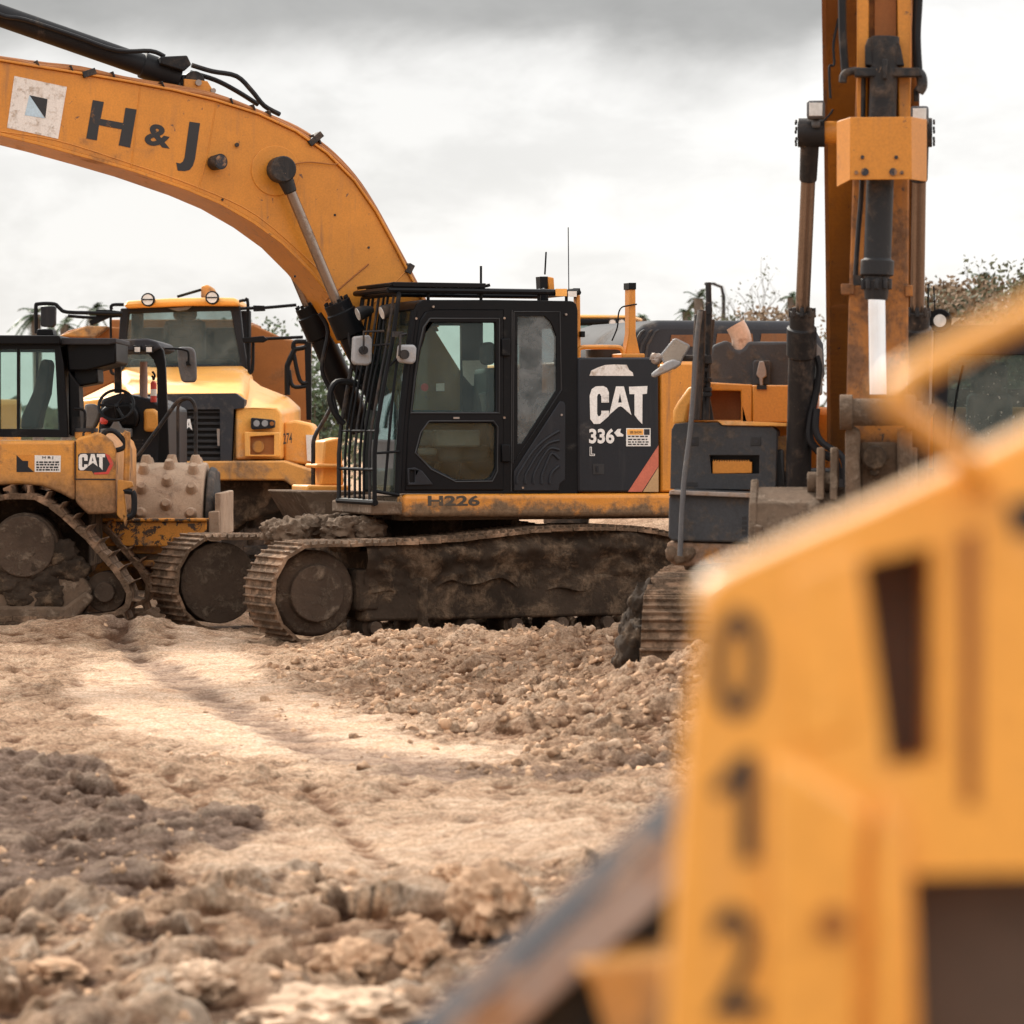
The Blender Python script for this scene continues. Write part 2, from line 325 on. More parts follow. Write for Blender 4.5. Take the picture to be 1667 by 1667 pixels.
M['grille'] = mat('black_grille', (.012, .012, .014), .5, var=.2)
M['plaster'] = mat('far_yellow_paint', (.6, .25, .03), .5, dirt=.2)
def emissless_lamp(name, col=(.75, .72, .68)):
    return mat(name, col, .18, metal=.3, var=.15, fine=25)
M['lens'] = emissless_lamp('lamp_lens')
M['mirrorglass'] = mat('dusty_mirror_glass', (.38, .33, .28), .25, metal=.7, var=.1)
def glass(name, tint=(.82, .89, .86), film=.03, filmcol=(.36, .38, .36), rough=.02, spots=.06):
    m = bpy.data.materials.new(name); m.use_nodes = True; n = m.node_tree; n.nodes.clear(); L = n.links.new
    N = n.nodes.new; o = N('ShaderNodeOutputMaterial'); t = N('ShaderNodeBsdfTransparent'); t.inputs[0].default_value = (*tint, 1)
    g = N('ShaderNodeBsdfGlossy'); g.inputs[1].default_value = rough; g.inputs[0].default_value = (.8, .95, .97, 1)
    fr = N('ShaderNodeFresnel'); fr.inputs[0].default_value = 1.5
    fm = N('ShaderNodeMath'); fm.operation = 'MULTIPLY'; fm.inputs[1].default_value = .4; L(fr.outputs[0], fm.inputs[0]); a = N('ShaderNodeMixShader'); L(fm.outputs[0], a.inputs[0]); L(t.outputs[0], a.inputs[1]); L(g.outputs[0], a.inputs[2])
    d = N('ShaderNodeBsdfDiffuse'); d.inputs[0].default_value = (*filmcol, 1)
    tc_ = N('ShaderNodeTexCoord'); ns = N('ShaderNodeTexNoise'); ns.inputs['Scale'].default_value = 3.5; ns.inputs['Detail'].default_value = 9; ns.inputs['Roughness'].default_value = .68; ns.inputs['Distortion'].default_value = .6; L(tc_.outputs['Object'], ns.inputs[0])
    mr = N('ShaderNodeMapRange'); L(ns.outputs[0], mr.inputs[0]); mr.inputs[1].default_value = .35; mr.inputs[2].default_value = .75; mr.inputs[3].default_value = film*.45; mr.inputs[4].default_value = min(1, film*2.2)
    n2_ = N('ShaderNodeTexNoise'); n2_.inputs['Scale'].default_value = 38; n2_.inputs['Detail'].default_value = 3; L(tc_.outputs['Object'], n2_.inputs[0])
    m2 = N('ShaderNodeMapRange'); L(n2_.outputs[0], m2.inputs[0]); m2.inputs[1].default_value = .66; m2.inputs[2].default_value = .74; m2.inputs[3].default_value = 0; m2.inputs[4].default_value = spots
    ad = N('ShaderNodeMath'); ad.operation = 'ADD'; ad.use_clamp = True; L(mr.outputs[0], ad.inputs[0]); L(m2.outputs[0], ad.inputs[1])
    b2 = N('ShaderNodeMixShader'); L(ad.outputs[0], b2.inputs[0]); L(a.outputs[0], b2.inputs[1]); L(d.outputs[0], b2.inputs[2]); L(b2.outputs[0], o.inputs[0])
    return m
M['glass'] = glass('cab_glass'); M['glassdirty'] = glass('dirty_cab_glass', (.5, .55, .55), .34, (.24, .25, .25)); M['glassdark'] = glass('dark_windshield', (.58, .66, .64), .22, (.22, .25, .24))
M['leaf'] = mat('leaf_green', (.055, .085, .03), .6, var=.4, fine=3); M['palmleaf'] = mat('palm_leaf', (.05, .09, .035), .5, var=.4, fine=2)
M['drybrush'] = mat('dry_brush', (.20, .13, .075), .9, var=.35, fine=2); M['olive'] = mat('olive_brush', (.085, .085, .04), .8, var=.4, fine=2)
M['bark'] = mat('grey_bark', (.13, .105, .085), .9, var=.3, bump=.5)
# ---------------------------------------------------------------- ground
def perlin(x, y, seed):
    r = np.random.default_rng(seed); T = 512; ang = r.random((T, T))*2*np.pi; gx, gy = np.cos(ang), np.sin(ang)
    xi, yi = np.floor(x).astype(np.int64), np.floor(y).astype(np.int64); xf, yf = x-xi, y-yi
    u, v = xf*xf*xf*(xf*(xf*6-15)+10), yf*yf*yf*(yf*(yf*6-15)+10)
    def g(a, b, dx, dy): return gx[(xi+a) % T, (yi+b) % T]*dx+gy[(xi+a) % T, (yi+b) % T]*dy
    n00, n10, n01, n11 = g(0,0,xf,yf), g(1,0,xf-1,yf), g(0,1,xf,yf-1), g(1,1,xf-1,yf-1)
    return (n00*(1-u)+n10*u)*(1-v)+(n01*(1-u)+n11*u)*v
def fbm(x, y, seed, f, octv, gain=.5, bill=False):
    s = 0; a = 1; t = 0
    for k in range(octv):
        q = perlin(x*f+17.3*k, y*f+9.1*k, seed+k); s = s+a*((np.abs(q)*2-.4) if bill else q); t += a; a *= gain; f *= 2.03
    return s/t
def worley(x, y, seed):
    r = np.random.default_rng(seed); T = 256; ox, oy, rv = r.random((T, T)), r.random((T, T)), r.random((T, T))
    xi, yi = np.floor(x).astype(np.int64), np.floor(y).astype(np.int64); best = np.full(x.shape, 9.0); val = np.zeros(x.shape); dxx = np.zeros(x.shape); dyy = np.zeros(x.shape); v2 = np.zeros(x.shape); r2 = r.random((T, T))
    for a in (-1, 0, 1):
        for b_ in (-1, 0, 1):
            cx_, cy_ = xi+a, yi+b_; d = (cx_+ox[cx_ % T, cy_ % T]-x)**2+(cy_+oy[cx_ % T, cy_ % T]-y)**2; v = rv[cx_ % T, cy_ % T]
            m = d < best; best = np.where(m, d, best); val = np.where(m, v, val); v2 = np.where(m, r2[cx_ % T, cy_ % T], v2); dxx = np.where(m, x-cx_-ox[cx_ % T, cy_ % T], dxx); dyy = np.where(m, y-cy_-oy[cx_ % T, cy_ % T], dyy)
    return np.sqrt(best), val, v2*6.283, dxx, dyy
def clods_h(X, Y, f, seed, cut=.25):
    wx = X+.35/f*perlin(X*f*1.7, Y*f*1.7, seed+1); wy = Y+.35/f*perlin(X*f*1.7+40, Y*f*1.7, seed+2); d, v, an, dx_, dy_ = worley(wx*f, wy*f, seed)
    dome = np.sqrt(np.clip(1-(d*1.3)**2, 0, 1)); plane = .62+1.5*(np.cos(an)*dx_+np.sin(an)*dy_)
    return np.clip((v-cut)/(1-cut), 0, 1)**1.4*np.clip(np.minimum(dome, plane), 0, 1)*1.15/f
def sstep(v, a, b): t = np.clip((v-a)/(b-a), 0, 1); return t*t*(3-2*t)
def sdpoly(px, py, poly):
    d = np.full(px.shape, 1e18); ins = np.zeros(px.shape, bool); n = len(poly)
    for i in range(n):
        ax, ay = poly[i]; bx, by = poly[(i+1) % n]; ex, ey = bx-ax, by-ay
        t = np.clip(((px-ax)*ex+(py-ay)*ey)/(ex*ex+ey*ey), 0, 1); d = np.minimum(d, (px-ax-ex*t)**2+(py-ay-ey*t)**2)
        c = ((ay > py) != (by > py)); 
        with np.errstate(divide='ignore', invalid='ignore'): xx = (bx-ax)*(py-ay)/(by-ay if by != ay else 1e-9)+ax
        ins ^= (c & (px < xx))
    d = np.sqrt(d); return np.where(ins, -d, d)
def sdline(px, py, pl, widths):
    best = np.full(px.shape, 1e18)
    for i in range(len(pl)-1):
        ax, ay = pl[i]; bx, by = pl[i+1]; ex, ey = bx-ax, by-ay
        t = np.clip(((px-ax)*ex+(py-ay)*ey)/(ex*ex+ey*ey), 0, 1)
        d = np.sqrt((px-ax-ex*t)**2+((py-ay-ey*t)*1.0)**2)/(widths[i]*(1-t)+widths[i+1]*t); best = np.minimum(best, d)
    return best
# lighter and darker areas of the ground, given as the ground points seen at these photo pixels
PALE = [(300,1020),(240,1060),(130,1085),(105,1130),(160,1190),(300,1225),(420,1250),(560,1262),(700,1262),(850,1240),(900,1225),(700,1188),(540,1140),(450,1095),(400,1060),(380,1025)]
PALE2 = [(240,1400),(330,1372),(470,1350),(560,1300),(800,1290),(980,1330),(1000,1400),(800,1440),(640,1430),(500,1450),(330,1450)]
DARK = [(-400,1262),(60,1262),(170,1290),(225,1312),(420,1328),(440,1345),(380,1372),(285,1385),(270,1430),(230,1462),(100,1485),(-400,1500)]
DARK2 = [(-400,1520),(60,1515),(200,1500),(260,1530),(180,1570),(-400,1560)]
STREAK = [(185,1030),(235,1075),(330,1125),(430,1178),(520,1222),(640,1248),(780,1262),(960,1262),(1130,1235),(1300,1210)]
def ground_fields(X, Y):
    Ys = np.maximum(Y, 3.0); px = CX+FPX*X/Ys; py = YH+FPX*CAMH/Ys
    w1 = fbm(X, Y, 40, .9, 5, .55); w2 = fbm(X, Y, 50, 4, 4, .6)
    jit = w1*95+w2*52
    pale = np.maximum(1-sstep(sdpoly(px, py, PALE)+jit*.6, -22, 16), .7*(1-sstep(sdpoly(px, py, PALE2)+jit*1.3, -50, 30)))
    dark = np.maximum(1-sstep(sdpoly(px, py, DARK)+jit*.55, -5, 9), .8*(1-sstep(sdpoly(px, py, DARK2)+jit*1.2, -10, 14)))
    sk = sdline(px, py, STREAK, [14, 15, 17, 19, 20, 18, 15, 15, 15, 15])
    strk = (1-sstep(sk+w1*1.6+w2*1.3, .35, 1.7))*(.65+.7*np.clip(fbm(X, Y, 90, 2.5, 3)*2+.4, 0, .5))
    near = sstep(py, 1385, 1480)
    clod = sstep(px+jit, 430, 620)*sstep(1262+jit*.5-py, -25, 40)*(1-pale)*sstep(Y, 0, 1)
    leftr = (1-sstep(px+jit, 120, 300))*sstep(1250-py, -30, 60)*(1-pale)
    rough = np.clip(np.maximum(np.maximum(clod, near*.75), .35*leftr), 0, 1); rough = np.maximum(rough, dark*.8)
    rough = np.where(Y > 60, .3, rough)
    return px, py, pale, dark, strk, near, clod, rough
def gauss(X, Y, cx, cy, sx, sy, a): return a*np.exp(-((X-cx)/sx)**2-((Y-cy)/sy)**2)
def height(X, Y, F=None):
    px, py, pale, dark, strk, near, clod, rough = F or ground_fields(X, Y)
    h = .05*fbm(X, Y, 3, .35, 3)+.035*fbm(X, Y, 9, 1.3, 4)*(1-.75*pale)
    ro = rough*(1-near)
    h = h+ro*(.14*fbm(X, Y, 21, 1.6, 4, .6, True)+.32*clods_h(X, Y, 3.3, 201, .45)+.34*clods_h(X, Y, 8, 202, .3)+.25*clods_h(X, Y, 13, 203, .2))
    h = h+near*(.20*fbm(X, Y, 61, 1.1, 3, .55)+.30*clods_h(X, Y, 2.1, 204, .55)+.40*clods_h(X, Y, 4.5, 205, .5)+.32*clods_h(X, Y, 10, 206, .25))
    h = h+(1-rough)*(1-.75*pale)*(.13*fbm(X, Y, 71, 1.9, 4, .6, True)+.22*clods_h(X, Y, 6, 207, .6)+.12*clods_h(X, Y, 12, 208, .4))+pale*(.03*fbm(X*.6, Y*2.0, 77, 3, 3, .6)+.05*clods_h(X, Y, 7, 209, .8))
    # banks of loose earth thrown up against the tracks
    h = h+gauss(X, Y, .55, 31.2, 1.5, 1.1, .24)+gauss(X, Y, -.9, 32.0, .8, .7, .10)+gauss(X, Y, 1.7, 28.3, 1.0, 2.0, .30)+gauss(X, Y, 1.5, 24.2, 1.1, 1.1, .50)
    h = h+gauss(X, Y, -3.9, 34.6, 1.0, .45, .20)+gauss(X, Y, -5.6, 34.4, 1.2, .5, .06)
    h = h-strk*.03*(1-near)+gauss(X, Y, -3.6, 20.3, 2.4, .9, .16)+gauss(X, Y, -.2, 13.6, 1.6, 1.0, .16)+gauss(X, Y, .8, 17.5, .9, 2.0, .10)
    r_ = np.abs(px-520-(py-1300)*.9)/26.; h = h-.035*np.exp(-r_**2)*sstep(py, 1240, 1290)*(1-near)
    h = h+gauss(X, Y, 2.2, 44.5, 2.6, 1.8, 1.0)
    return h*(1-.5*sstep(Y, 60, 90))
def axis_(fine0, fine1, d, far, g=1.16):
    a = list(np.arange(fine0, fine1, d)); s = d; v = a[-1]
    while v < far: s *= g; v += s; a.append(v)
    return a
xs = np.array(sorted(set([-v for v in axis_(0, 5.6, .021, 1500)]+axis_(0, 5.6, .021, 1500))))
yf = list(np.arange(11, 23, .03))+list(np.arange(23, 36, .042)); s_ = .042; v_ = yf[-1]
while v_ < 3000: s_ *= 1.14; v_ += s_; yf.append(v_)
s_ = .03; v_ = 11.0; bk = []
while v_ > -300: s_ *= 1.16; v_ -= s_; bk.append(v_)
ys = np.array(bk[::-1]+yf)
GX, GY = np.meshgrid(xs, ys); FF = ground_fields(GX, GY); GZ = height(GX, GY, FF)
nx, ny = len(xs), len(ys); co = np.stack([GX, GY, GZ], -1).reshape(-1, 3).astype(np.float32)
i0 = (np.arange(ny-1)[:, None]*nx+np.arange(nx-1)[None]).ravel(); quads = np.stack([i0, i0+1, i0+nx+1, i0+nx], -1).astype(np.int32)
gm = bpy.data.meshes.new('ground'); gm.vertices.add(len(co)); gm.vertices.foreach_set('co', co.ravel())
gm.loops.add(quads.size); gm.loops.foreach_set('vertex_index', quads.ravel()); gm.polygons.add(len(quads))
gm.polygons.foreach_set('loop_start', np.arange(0, quads.size, 4, dtype=np.int32)); gm.update(calc_edges=True); gm.shade_smooth()
at = gm.color_attributes.new('soil', 'FLOAT_COLOR', 'POINT')
def blur1(a, k, ax):
    c = np.cumsum(np.insert(a, 0, 0, axis=ax), axis=ax); n = a.shape[ax]; i = np.arange(n); lo = np.clip(i-k, 0, n); hi = np.clip(i+k+1, 0, n)
    sh = [1, 1]; sh[ax] = n; return (np.take(c, hi, ax)-np.take(c, lo, ax))/(hi-lo).reshape(sh)
HB = blur1(blur1(GZ, 6, 1), 4, 0); HC = blur1(blur1(GZ, 16, 1), 10, 0); hollow_shade = np.clip(np.maximum((HB-GZ)/.03, (HC-GZ)/.075)+.0*GZ, -1, 1)*.5+.5; hollow_shade[(np.abs(GX) > 6) | (GY > 36) | (GY < 11)] = .5  # crevice shade for the ground colour, from height: dark hollows, pale crests
at2 = gm.color_attributes.new('hollow_shade', 'FLOAT_COLOR', 'POINT'); dd_ = np.repeat(hollow_shade.reshape(-1, 1), 4, 1).astype(np.float32); at2.data.foreach_set('color', dd_.ravel())
soil = np.stack([FF[2], np.clip(FF[3]+FF[4]*.85*(1-FF[5]), 0, 1), FF[7], FF[5]], -1).reshape(-1, 4).astype(np.float32); at.data.foreach_set('color', soil.ravel())  # includes the lighter and darker areas of the ground
ground = bpy.data.objects.new('ground', gm); C.objects.link(ground); ground['kind'] = 'structure'
def ground_mat():
    m = bpy.data.materials.new('churned_soil'); m.use_nodes = True; n = m.node_tree; n.nodes.clear(); L = n.links.new
    def N(t, **k):
        q = n.nodes.new(t)
        for a, b_ in k.items(): setattr(q, a, b_)
        return q
    TC = N('ShaderNodeTexCoord')
    def ns(scale, det=8, rg=.65, dist=0, vec=None):
        q = N('ShaderNodeTexNoise'); q.inputs['Scale'].default_value = scale; q.inputs['Detail'].default_value = det; q.inputs['Roughness'].default_value = rg; q.inputs['Distortion'].default_value = dist; L(vec or TC.outputs['Object'], q.inputs[0]); return q.outputs[0]
    def mr(v, a, b_, c=0, d=1):
        q = N('ShaderNodeMapRange', interpolation_type='SMOOTHSTEP'); L(v, q.inputs[0])
        for i, w in enumerate((a, b_, c, d)): q.inputs[i+1].default_value = w
        return q.outputs[0]
    def mix(f, a, b_, bt='MIX'):
        q = N('ShaderNodeMix', data_type='RGBA', blend_type=bt)
        for i, w in ((0, f), (6, a), (7, b_)):
            if isinstance(w, (int, float)): q.inputs[i].default_value = w
            elif isinstance(w, tuple): q.inputs[i].default_value = (*w, 1)
            else: L(w, q.inputs[i])
        return q.outputs[2]
    def mth(op, a, b_):
        q = N('ShaderNodeMath', operation=op)
        for i, w in enumerate((a, b_)):
            if isinstance(w, (int, float)): q.inputs[i].default_value = w
            else: L(w, q.inputs[i])
        return q.outputs[0]
    A = N('ShaderNodeVertexColor', layer_name='soil'); sp = N('ShaderNodeSeparateColor'); L(A.outputs[0], sp.inputs[0])
    pale, dark, rough, nearm = sp.outputs[0], sp.outputs[1], sp.outputs[2], A.outputs[1]
    st = N('ShaderNodeMapping'); st.inputs['Scale'].default_value = (1.0, 3.0, 1); st.inputs['Rotation'].default_value = (0, 0, .35); L(TC.outputs['Object'], st.inputs[0])
    DA = N('ShaderNodeVertexColor', layer_name='hollow_shade'); dp = N('ShaderNodeSeparateColor'); L(DA.outputs[0], dp.inputs[0]); hollow_shade_v = dp.outputs[0]
    c = mix(mr(ns(1.3, 9, .72), .36, .62), (.60, .365, .225), (.92, .63, .42))
    c = mix(mth('MULTIPLY', mr(ns(3.5, 10, .75, .8, st.outputs[0]), .50, .60), .75), c, (.95, .71, .50))
    c = mix(mth('MULTIPLY', mr(ns(5.2, 10, .76, .9), .53, .61), .6), c, (.30, .18, .11))
    c = mix(mth('MULTIPLY', rough, mr(ns(3, 10, .75), .42, .66, .1, .8)), c, (.50, .31, .195))
    c = mix(mth('MULTIPLY', pale, mr(ns(2.2, 9, .75, .5), .38, .58, .15, .9)), c, mix(mr(ns(5, 10, .75, .5, st.outputs[0]), .40, .60), (.66, .46, .315), (.90, .70, .53)))
    c = mix(mth('MULTIPLY', nearm, mr(ns(2.6, 9, .72), .52, .60)), c, (.84, .66, .50))
    c = mix(mth('MULTIPLY', nearm, mr(ns(2.4, 9, .72, .4), .52, .60)), c, (.24, .14, .085))
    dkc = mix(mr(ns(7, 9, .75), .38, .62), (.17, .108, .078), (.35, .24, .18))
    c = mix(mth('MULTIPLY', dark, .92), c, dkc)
    c = mix(mr(hollow_shade_v, .52, .82, 0, .92), c, mix(1.0, c, (.36, .26, .195), 'MULTIPLY')); c = mix(mr(hollow_shade_v, .42, .08, 0, .3), c, (.86, .66, .49))  # paint shade into the hollows and light onto the crests
    c = mix(mr(ns(40, 8, .8), .42, .58), c, mix(1.0, c, (.60, .54, .50), 'MULTIPLY'))
    o = N('ShaderNodeOutputMaterial'); p = N('ShaderNodeBsdfPrincipled'); L(p.outputs[0], o.inputs[0]); L(c, p.inputs['Base Color']); p.inputs['Roughness'].default_value = .95; p.inputs['Specular IOR Level'].default_value = .15
    hh = mth('ADD', mth('MULTIPLY', ns(9, 10, .72, .3), 1.0), mth('MULTIPLY', ns(34, 8, .75), .5))
    vo = N('ShaderNodeTexVoronoi'); vo.inputs['Scale'].default_value = 13; L(TC.outputs['Object'], vo.inputs[0])
    hh = mth('ADD', hh, mth('MULTIPLY', mth('MULTIPLY', vo.outputs[0], -.6), rough))
    bn = N('ShaderNodeBump'); bn.inputs['Distance'].default_value = .16; bn.inputs['Strength'].default_value = .95
    L(mth('MULTIPLY', hh, mth('SUBTRACT', 1.0, mth('MULTIPLY', pale, .72))), bn.inputs['Height']); L(bn.outputs[0], p.inputs['Normal'])
    return m
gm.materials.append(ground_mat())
def gz(x, y): return float(height(np.array([[x]], float), np.array([[y]], float))[0, 0])
# loose clods: uncountable crumbs as one object, drawn from a few lumpy shapes
def clod_field(name, n, region, rmin, rmax, mats, seed, label):
    rr = np.random.default_rng(seed); base = []
    for k in range(9):
        bm = bmesh.new(); bmesh.ops.create_icosphere(bm, subdivisions=2 if rmax > .05 else 1, radius=1); V = []
        for v in bm.verts:
            q = v.co.normalized(); V.append(q*(1+.75*mnoise.fractal(q*1.9+Vector((k*5+seed, 0, 0)), .7, 2.3, 4)))
        base.append((np.array([tuple(v) for v in V]), np.array([[v.index for v in f.verts] for f in bm.faces]))); bm.free()
    pts = region(rr, n); X, Y = pts[:, 0], pts[:, 1]; F_ = ground_fields(X[None], Y[None]); keep = rr.random(len(X)) < np.clip(F_[7][0]*1.3*(1-F_[2][0])+.03, 0, 1)
    X, Y = X[keep], Y[keep]; Z = height(X[None], Y[None])[0]; V = []; Fc = []; mi = []; o = 0
    for i in range(len(X)):
        b_, f_ = base[rr.integers(9)]; r = rmin*(rmax/rmin)**(rr.random()**3.0); e = Euler(rr.random(3)*6.28).to_matrix()
        q = (b_*np.array([1, .85, .65])) @ np.array(e).T*r; q[:, 2] *= .8; V.append(q+np.array([X[i], Y[i], Z[i]-r*.12])); Fc.append(f_+o); o += len(b_); mi += [int(rr.random() < .07)]*len(f_)
    V = np.concatenate(V); Fc = np.concatenate(Fc); me = bpy.data.meshes.new(name); me.vertices.add(len(V)); me.vertices.foreach_set('co', V.astype(np.float32).ravel())
    me.loops.add(Fc.size); me.loops.foreach_set('vertex_index', Fc.astype(np.int32).ravel()); me.polygons.add(len(Fc)); me.polygons.foreach_set('loop_start', np.arange(0, Fc.size, 3, dtype=np.int32)); me.update(calc_edges=True)
    for m_ in mats: me.materials.append(m_)
    me.polygons.foreach_set('material_index', np.array(mi, dtype=np.int32)); ob = bpy.data.objects.new(name, me); C.objects.link(ob); return tag(ob, label, 'soil crumbs', kind='stuff')
def reg_mid(rr, n): return np.stack([rr.uniform(-2.2, 2.6, n), rr.uniform(20.5, 33, n)], -1)
def reg_near(rr, n): return np.stack([rr.uniform(-2.6, 2.6, n), rr.uniform(11, 17.5, n)], -1)
def reg_all(rr, n): return np.stack([rr.uniform(-6, 4, n), rr.uniform(11, 36, n)], -1)
clod_field('soil_crumbs', 17000, reg_mid, .006, .055, [M['brown_clod'], M['pale_clod']], 5, 'loose crumbs of dug sandy soil heaped before the long muddy track')
clod_field('soil_crumbs', 2200, reg_near, .008, .055, [M['brown_clod'], M['pale_clod']], 6, 'blurred lumps and crumbs of earth along the bottom of the ground')
clod_field('soil_crumbs', 5000, reg_all, .006, .03, [M['brown_clod'], M['pale_clod']], 8, 'small crumbs scattered over the pale flattened soil and dark patch')
def ground_at(px, py): Y = CAMH*FPX/(py-YH); return (px-CX)/FPX*Y, Y
def clod(px, py, rx, rz, m, seed, label, sub=4, ry=None, amp=.36):
    X, Y = ground_at(px, py); Z = gz(X, Y); s = Y/FPX; b_ = MB(Rig(X, Y, Z, 0)); ob_ = b_.lump((0, 0, rz*s*.35), (rx*s, (ry or rx)*s, rz*s), seed, sub+1, amp, 1.9)
    o = b_.build('earth_clod', m, None, sharp=60); o.location = (X, Y, Z)
    for v in o.data.vertices: v.co -= Vector((X, Y, Z))
    return tag(o, label, 'clod', 'large clods of earth')
clod(545, 1672, 120, 44, M['pale_clod'], 3, 'widest whitish clod at the bottom edge left of the diagonal rail')
clod(800, 1590, 60, 60, M['brown_clod'], 4, 'rounded smooth brown clod touching the diagonal steel rail')
clod(690, 1610, 42, 45, M['brown_clod'], 5, 'dark cracked clod between the whitish clod and the round brown one')
clod(575, 1610, 55, 40, M['brown_clod'], 6, 'low brown wedge shaped clod just above the whitish clod')
clod(735, 1440, 36, 22, M['brown_clod'], 7, 'tan pointed clod standing on the pale ridge of soil')
clod(835, 1470, 30, 17, M['pale_clod'], 8, 'pale flat clod just right of the pointed tan one')
clod(1068, 1120, 32, 26, M['pale_clod'], 9, 'pale upright clod below the right hand track', ry=20)
clod(330, 1660, 46, 30, M['pale_clod'], 12, 'small pale clod lying left of the whitish clod at the bottom edge')
clod(90, 1610, 46, 17, M['brown_clod'], 14, 'brown earth lump in the lower left corner')
clod(250, 1620, 36, 17, M['brown_clod'], 15, 'brown earth lump second from the lower left corner')
# ---------------------------------------------------------------- tracks
def resample(path, n, closed=True):
    P = [Vector(p) for p in path]+([Vector(path[0])] if closed else []); d = [0]
    for i in range(len(P)-1): d.append(d[-1]+(P[i+1]-P[i]).length)
    out_ = []; j = 0
    for k in range(n):
        t = d[-1]*k/n
        while d[j+1] < t: j += 1
        out_.append(P[j].lerp(P[j+1], (t-d[j])/(d[j+1]-d[j])))
    return out_, d[-1]
def arc(cx, cz, r, a0, a1, n=10): return [(cx+r*math.cos(R(a0+(a1-a0)*k/n)), cz+r*math.sin(R(a0+(a1-a0)*k/n))) for k in range(n+1)]
def belt(rig, path, n, y0, y1, ribs=3, rib=.028, th=.03, tri=False):
    b = MB(rig); pts, tot = resample(path, n); pitch = tot/n
    for i, p in enumerate(pts):
        q = pts[(i+1) % n]; t = (q-p).normalized(); nm = Vector((t.y, -t.x)); c = (p+q)/2; jx = random.uniform(-.006, .006); tl = random.uniform(-.05, .05); t = (t+nm*tl).normalized(); nm = Vector((t.y, -t.x))
        nm = nm if OUTW*1 else nm
        def P(u, w, y): r_ = c+t*u+nm*w; return (r_.x, y, r_.y)
        L_ = pitch*.485; prof = [(-L_, -th), (L_, -th), (L_, 0)]
        if tri: prof += [(.1*L_, .012), (.02*L_, rib), (-.08*L_, rib), (-.2*L_, .012), (-L_, 0)]
        else:
            for k in range(ribs):
                g = L_-(2*L_)*(k+.12)/(ribs-.15); w_ = L_*.12; prof += [(g+w_, .002), (g+w_*.5, rib), (g-w_*.5, rib), (g-w_, .002)]
            prof += [(-L_, 0)]
        b.loft([[P(u, w, y0+jx) for u, w in prof], [P(u, w, y1+jx) for u, w in prof]])
    return b
OUTW = 1
def mudwall(rig, x0, x1, zl, zu, y, amp=.07, seed=0, dx=.035):
    nxx = int((x1-x0)/dx); b = MB(rig); vs = []; nz = 18
    for i in range(nxx+1):
        x_ = x0+(x1-x0)*i/nxx; a, c_ = zl(x_), zu(x_)
        for j in range(nz+1):
            z_ = a+(c_-a)*j/nz; q = Vector((x_*1.0, z_*1.3, seed)); w = mnoise.fractal(q*3.2, .75, 2.1, 5)
            up_ = math.exp(-((z_-(a+(c_-a)*.72))/.13)**2); vs.append((x_+w*.02, y+amp*w+amp*1.1*up_, z_+w*.02))
    fs = [(i*(nz+1)+j, (i+1)*(nz+1)+j, (i+1)*(nz+1)+j+1, i*(nz+1)+j+1) for i in range(nxx) for j in range(nz)]
    b.add(vs, fs); return b
def undercarriage(rig, root, side, top, bot=-.02, r=.49, ex=2.02, vis=True):
    y1, y0 = side*1.645, side*.945; zc = r+bot
    path = [(p[0], p[1]) for p in top]          # top run, front to rear
    path = arc(ex, zc, r, -90, 68, 12)+path[1:-1]+arc(-ex, zc, r, 112, 270, 12)
    belt(rig, path, 49, y0, y1).build('track', M['track'], root, .004, seg=1)
    b = MB(rig); yo = y1-side*.1
    b.prof((ex, y0+side*.08, zc), (ex, yo, zc), [(0, .40), (.80, .40), (.86, .37), (.9, .27), (1, .26)], 32); b.build('idler_wheel', M['wheelmud'], root, .01)
    b = MB(rig); b.prof((-ex, y0+side*.08, zc), (-ex, yo, zc), [(0, .38), (.85, .38), (.9, .3), (1, .28)], 24); b.build('sprocket', M['wheelmud'], root, .01)
    b = MB(rig); ya, yb = sorted((y0+side*.1, y1-side*.13)); b.bb(-1.7, 1.55, min(ya, yb), max(ya, yb), .2, .60); b.bb(1.4, 1.62, ya-.0, yb+.015, .3, .68); b.bb(.9, 1.0, ya, yb+.03, .12, .6)
    b.build('track_frame', M['mudd'], root, .03)
    for k in range(7):
        b = MB(rig); xk = -1.45+k*.48; b.prof((xk, ya, .14), (xk, yb+.02, .14), [(0, .1), (.8, .1), (.82, .06), (1, .06)], 14); b.build('roller', M['wheelmud'], root)
    if vis:
        tz = [(p[0], p[1]) for p in top]
        def zu(x_):
            for i in range(len(tz)-1):
                if tz[i][0] >= x_ >= tz[i+1][0]: t = (tz[i][0]-x_)/(tz[i][0]-tz[i+1][0]); return tz[i][1]*(1-t)+tz[i+1][1]*t-.03
            return tz[-1][1]-.05
        mudwall(rig, -1.75, 1.55, lambda x_: .50+.06*math.sin(x_*4)+.04*math.sin(x_*11), zu, side*1.53, .075*side, 3).build('packed_mud', M['mudd'], root, sharp=80)
# ---------------------------------------------------------------- main excavator
H = Rig(-.606, 35.5, 0, 200); T = Rig(-.606, 35.5, 0, 205)
ex = thing('excavator', H, 'yellow and black excavator marked H&J on its raised boom, facing left, in the middle', 'excavator')
topn = [(2.2, .955), (1.7, .93), (1.2, .935), (.7, .955), (.2, 1.0), (-.2, 1.04), (-.8, 1.05), (-1.3, 1.03), (-1.75, .94), (-2.2, .93)]
undercarriage(T, ex, 1, topn); undercarriage(T, ex, -1, [(a, c-.015) for a, c in topn], vis=False)
b = MB(T); b.bb(-1.2, 1.2, -1.0, 1.0, .45, .86); b.cyl((0, 0, .8), (0, 0, 1.2), .68, 32); b.build('carbody', M['mudd'], ex, .04)
b = MB(H)
for i in range(16): b.lump((1.55+random.uniform(-.5, .45), random.uniform(.1, 1.2), .93+random.uniform(-.04, .12)), (.16, .16, .12), i, 4, .3, 2.6)
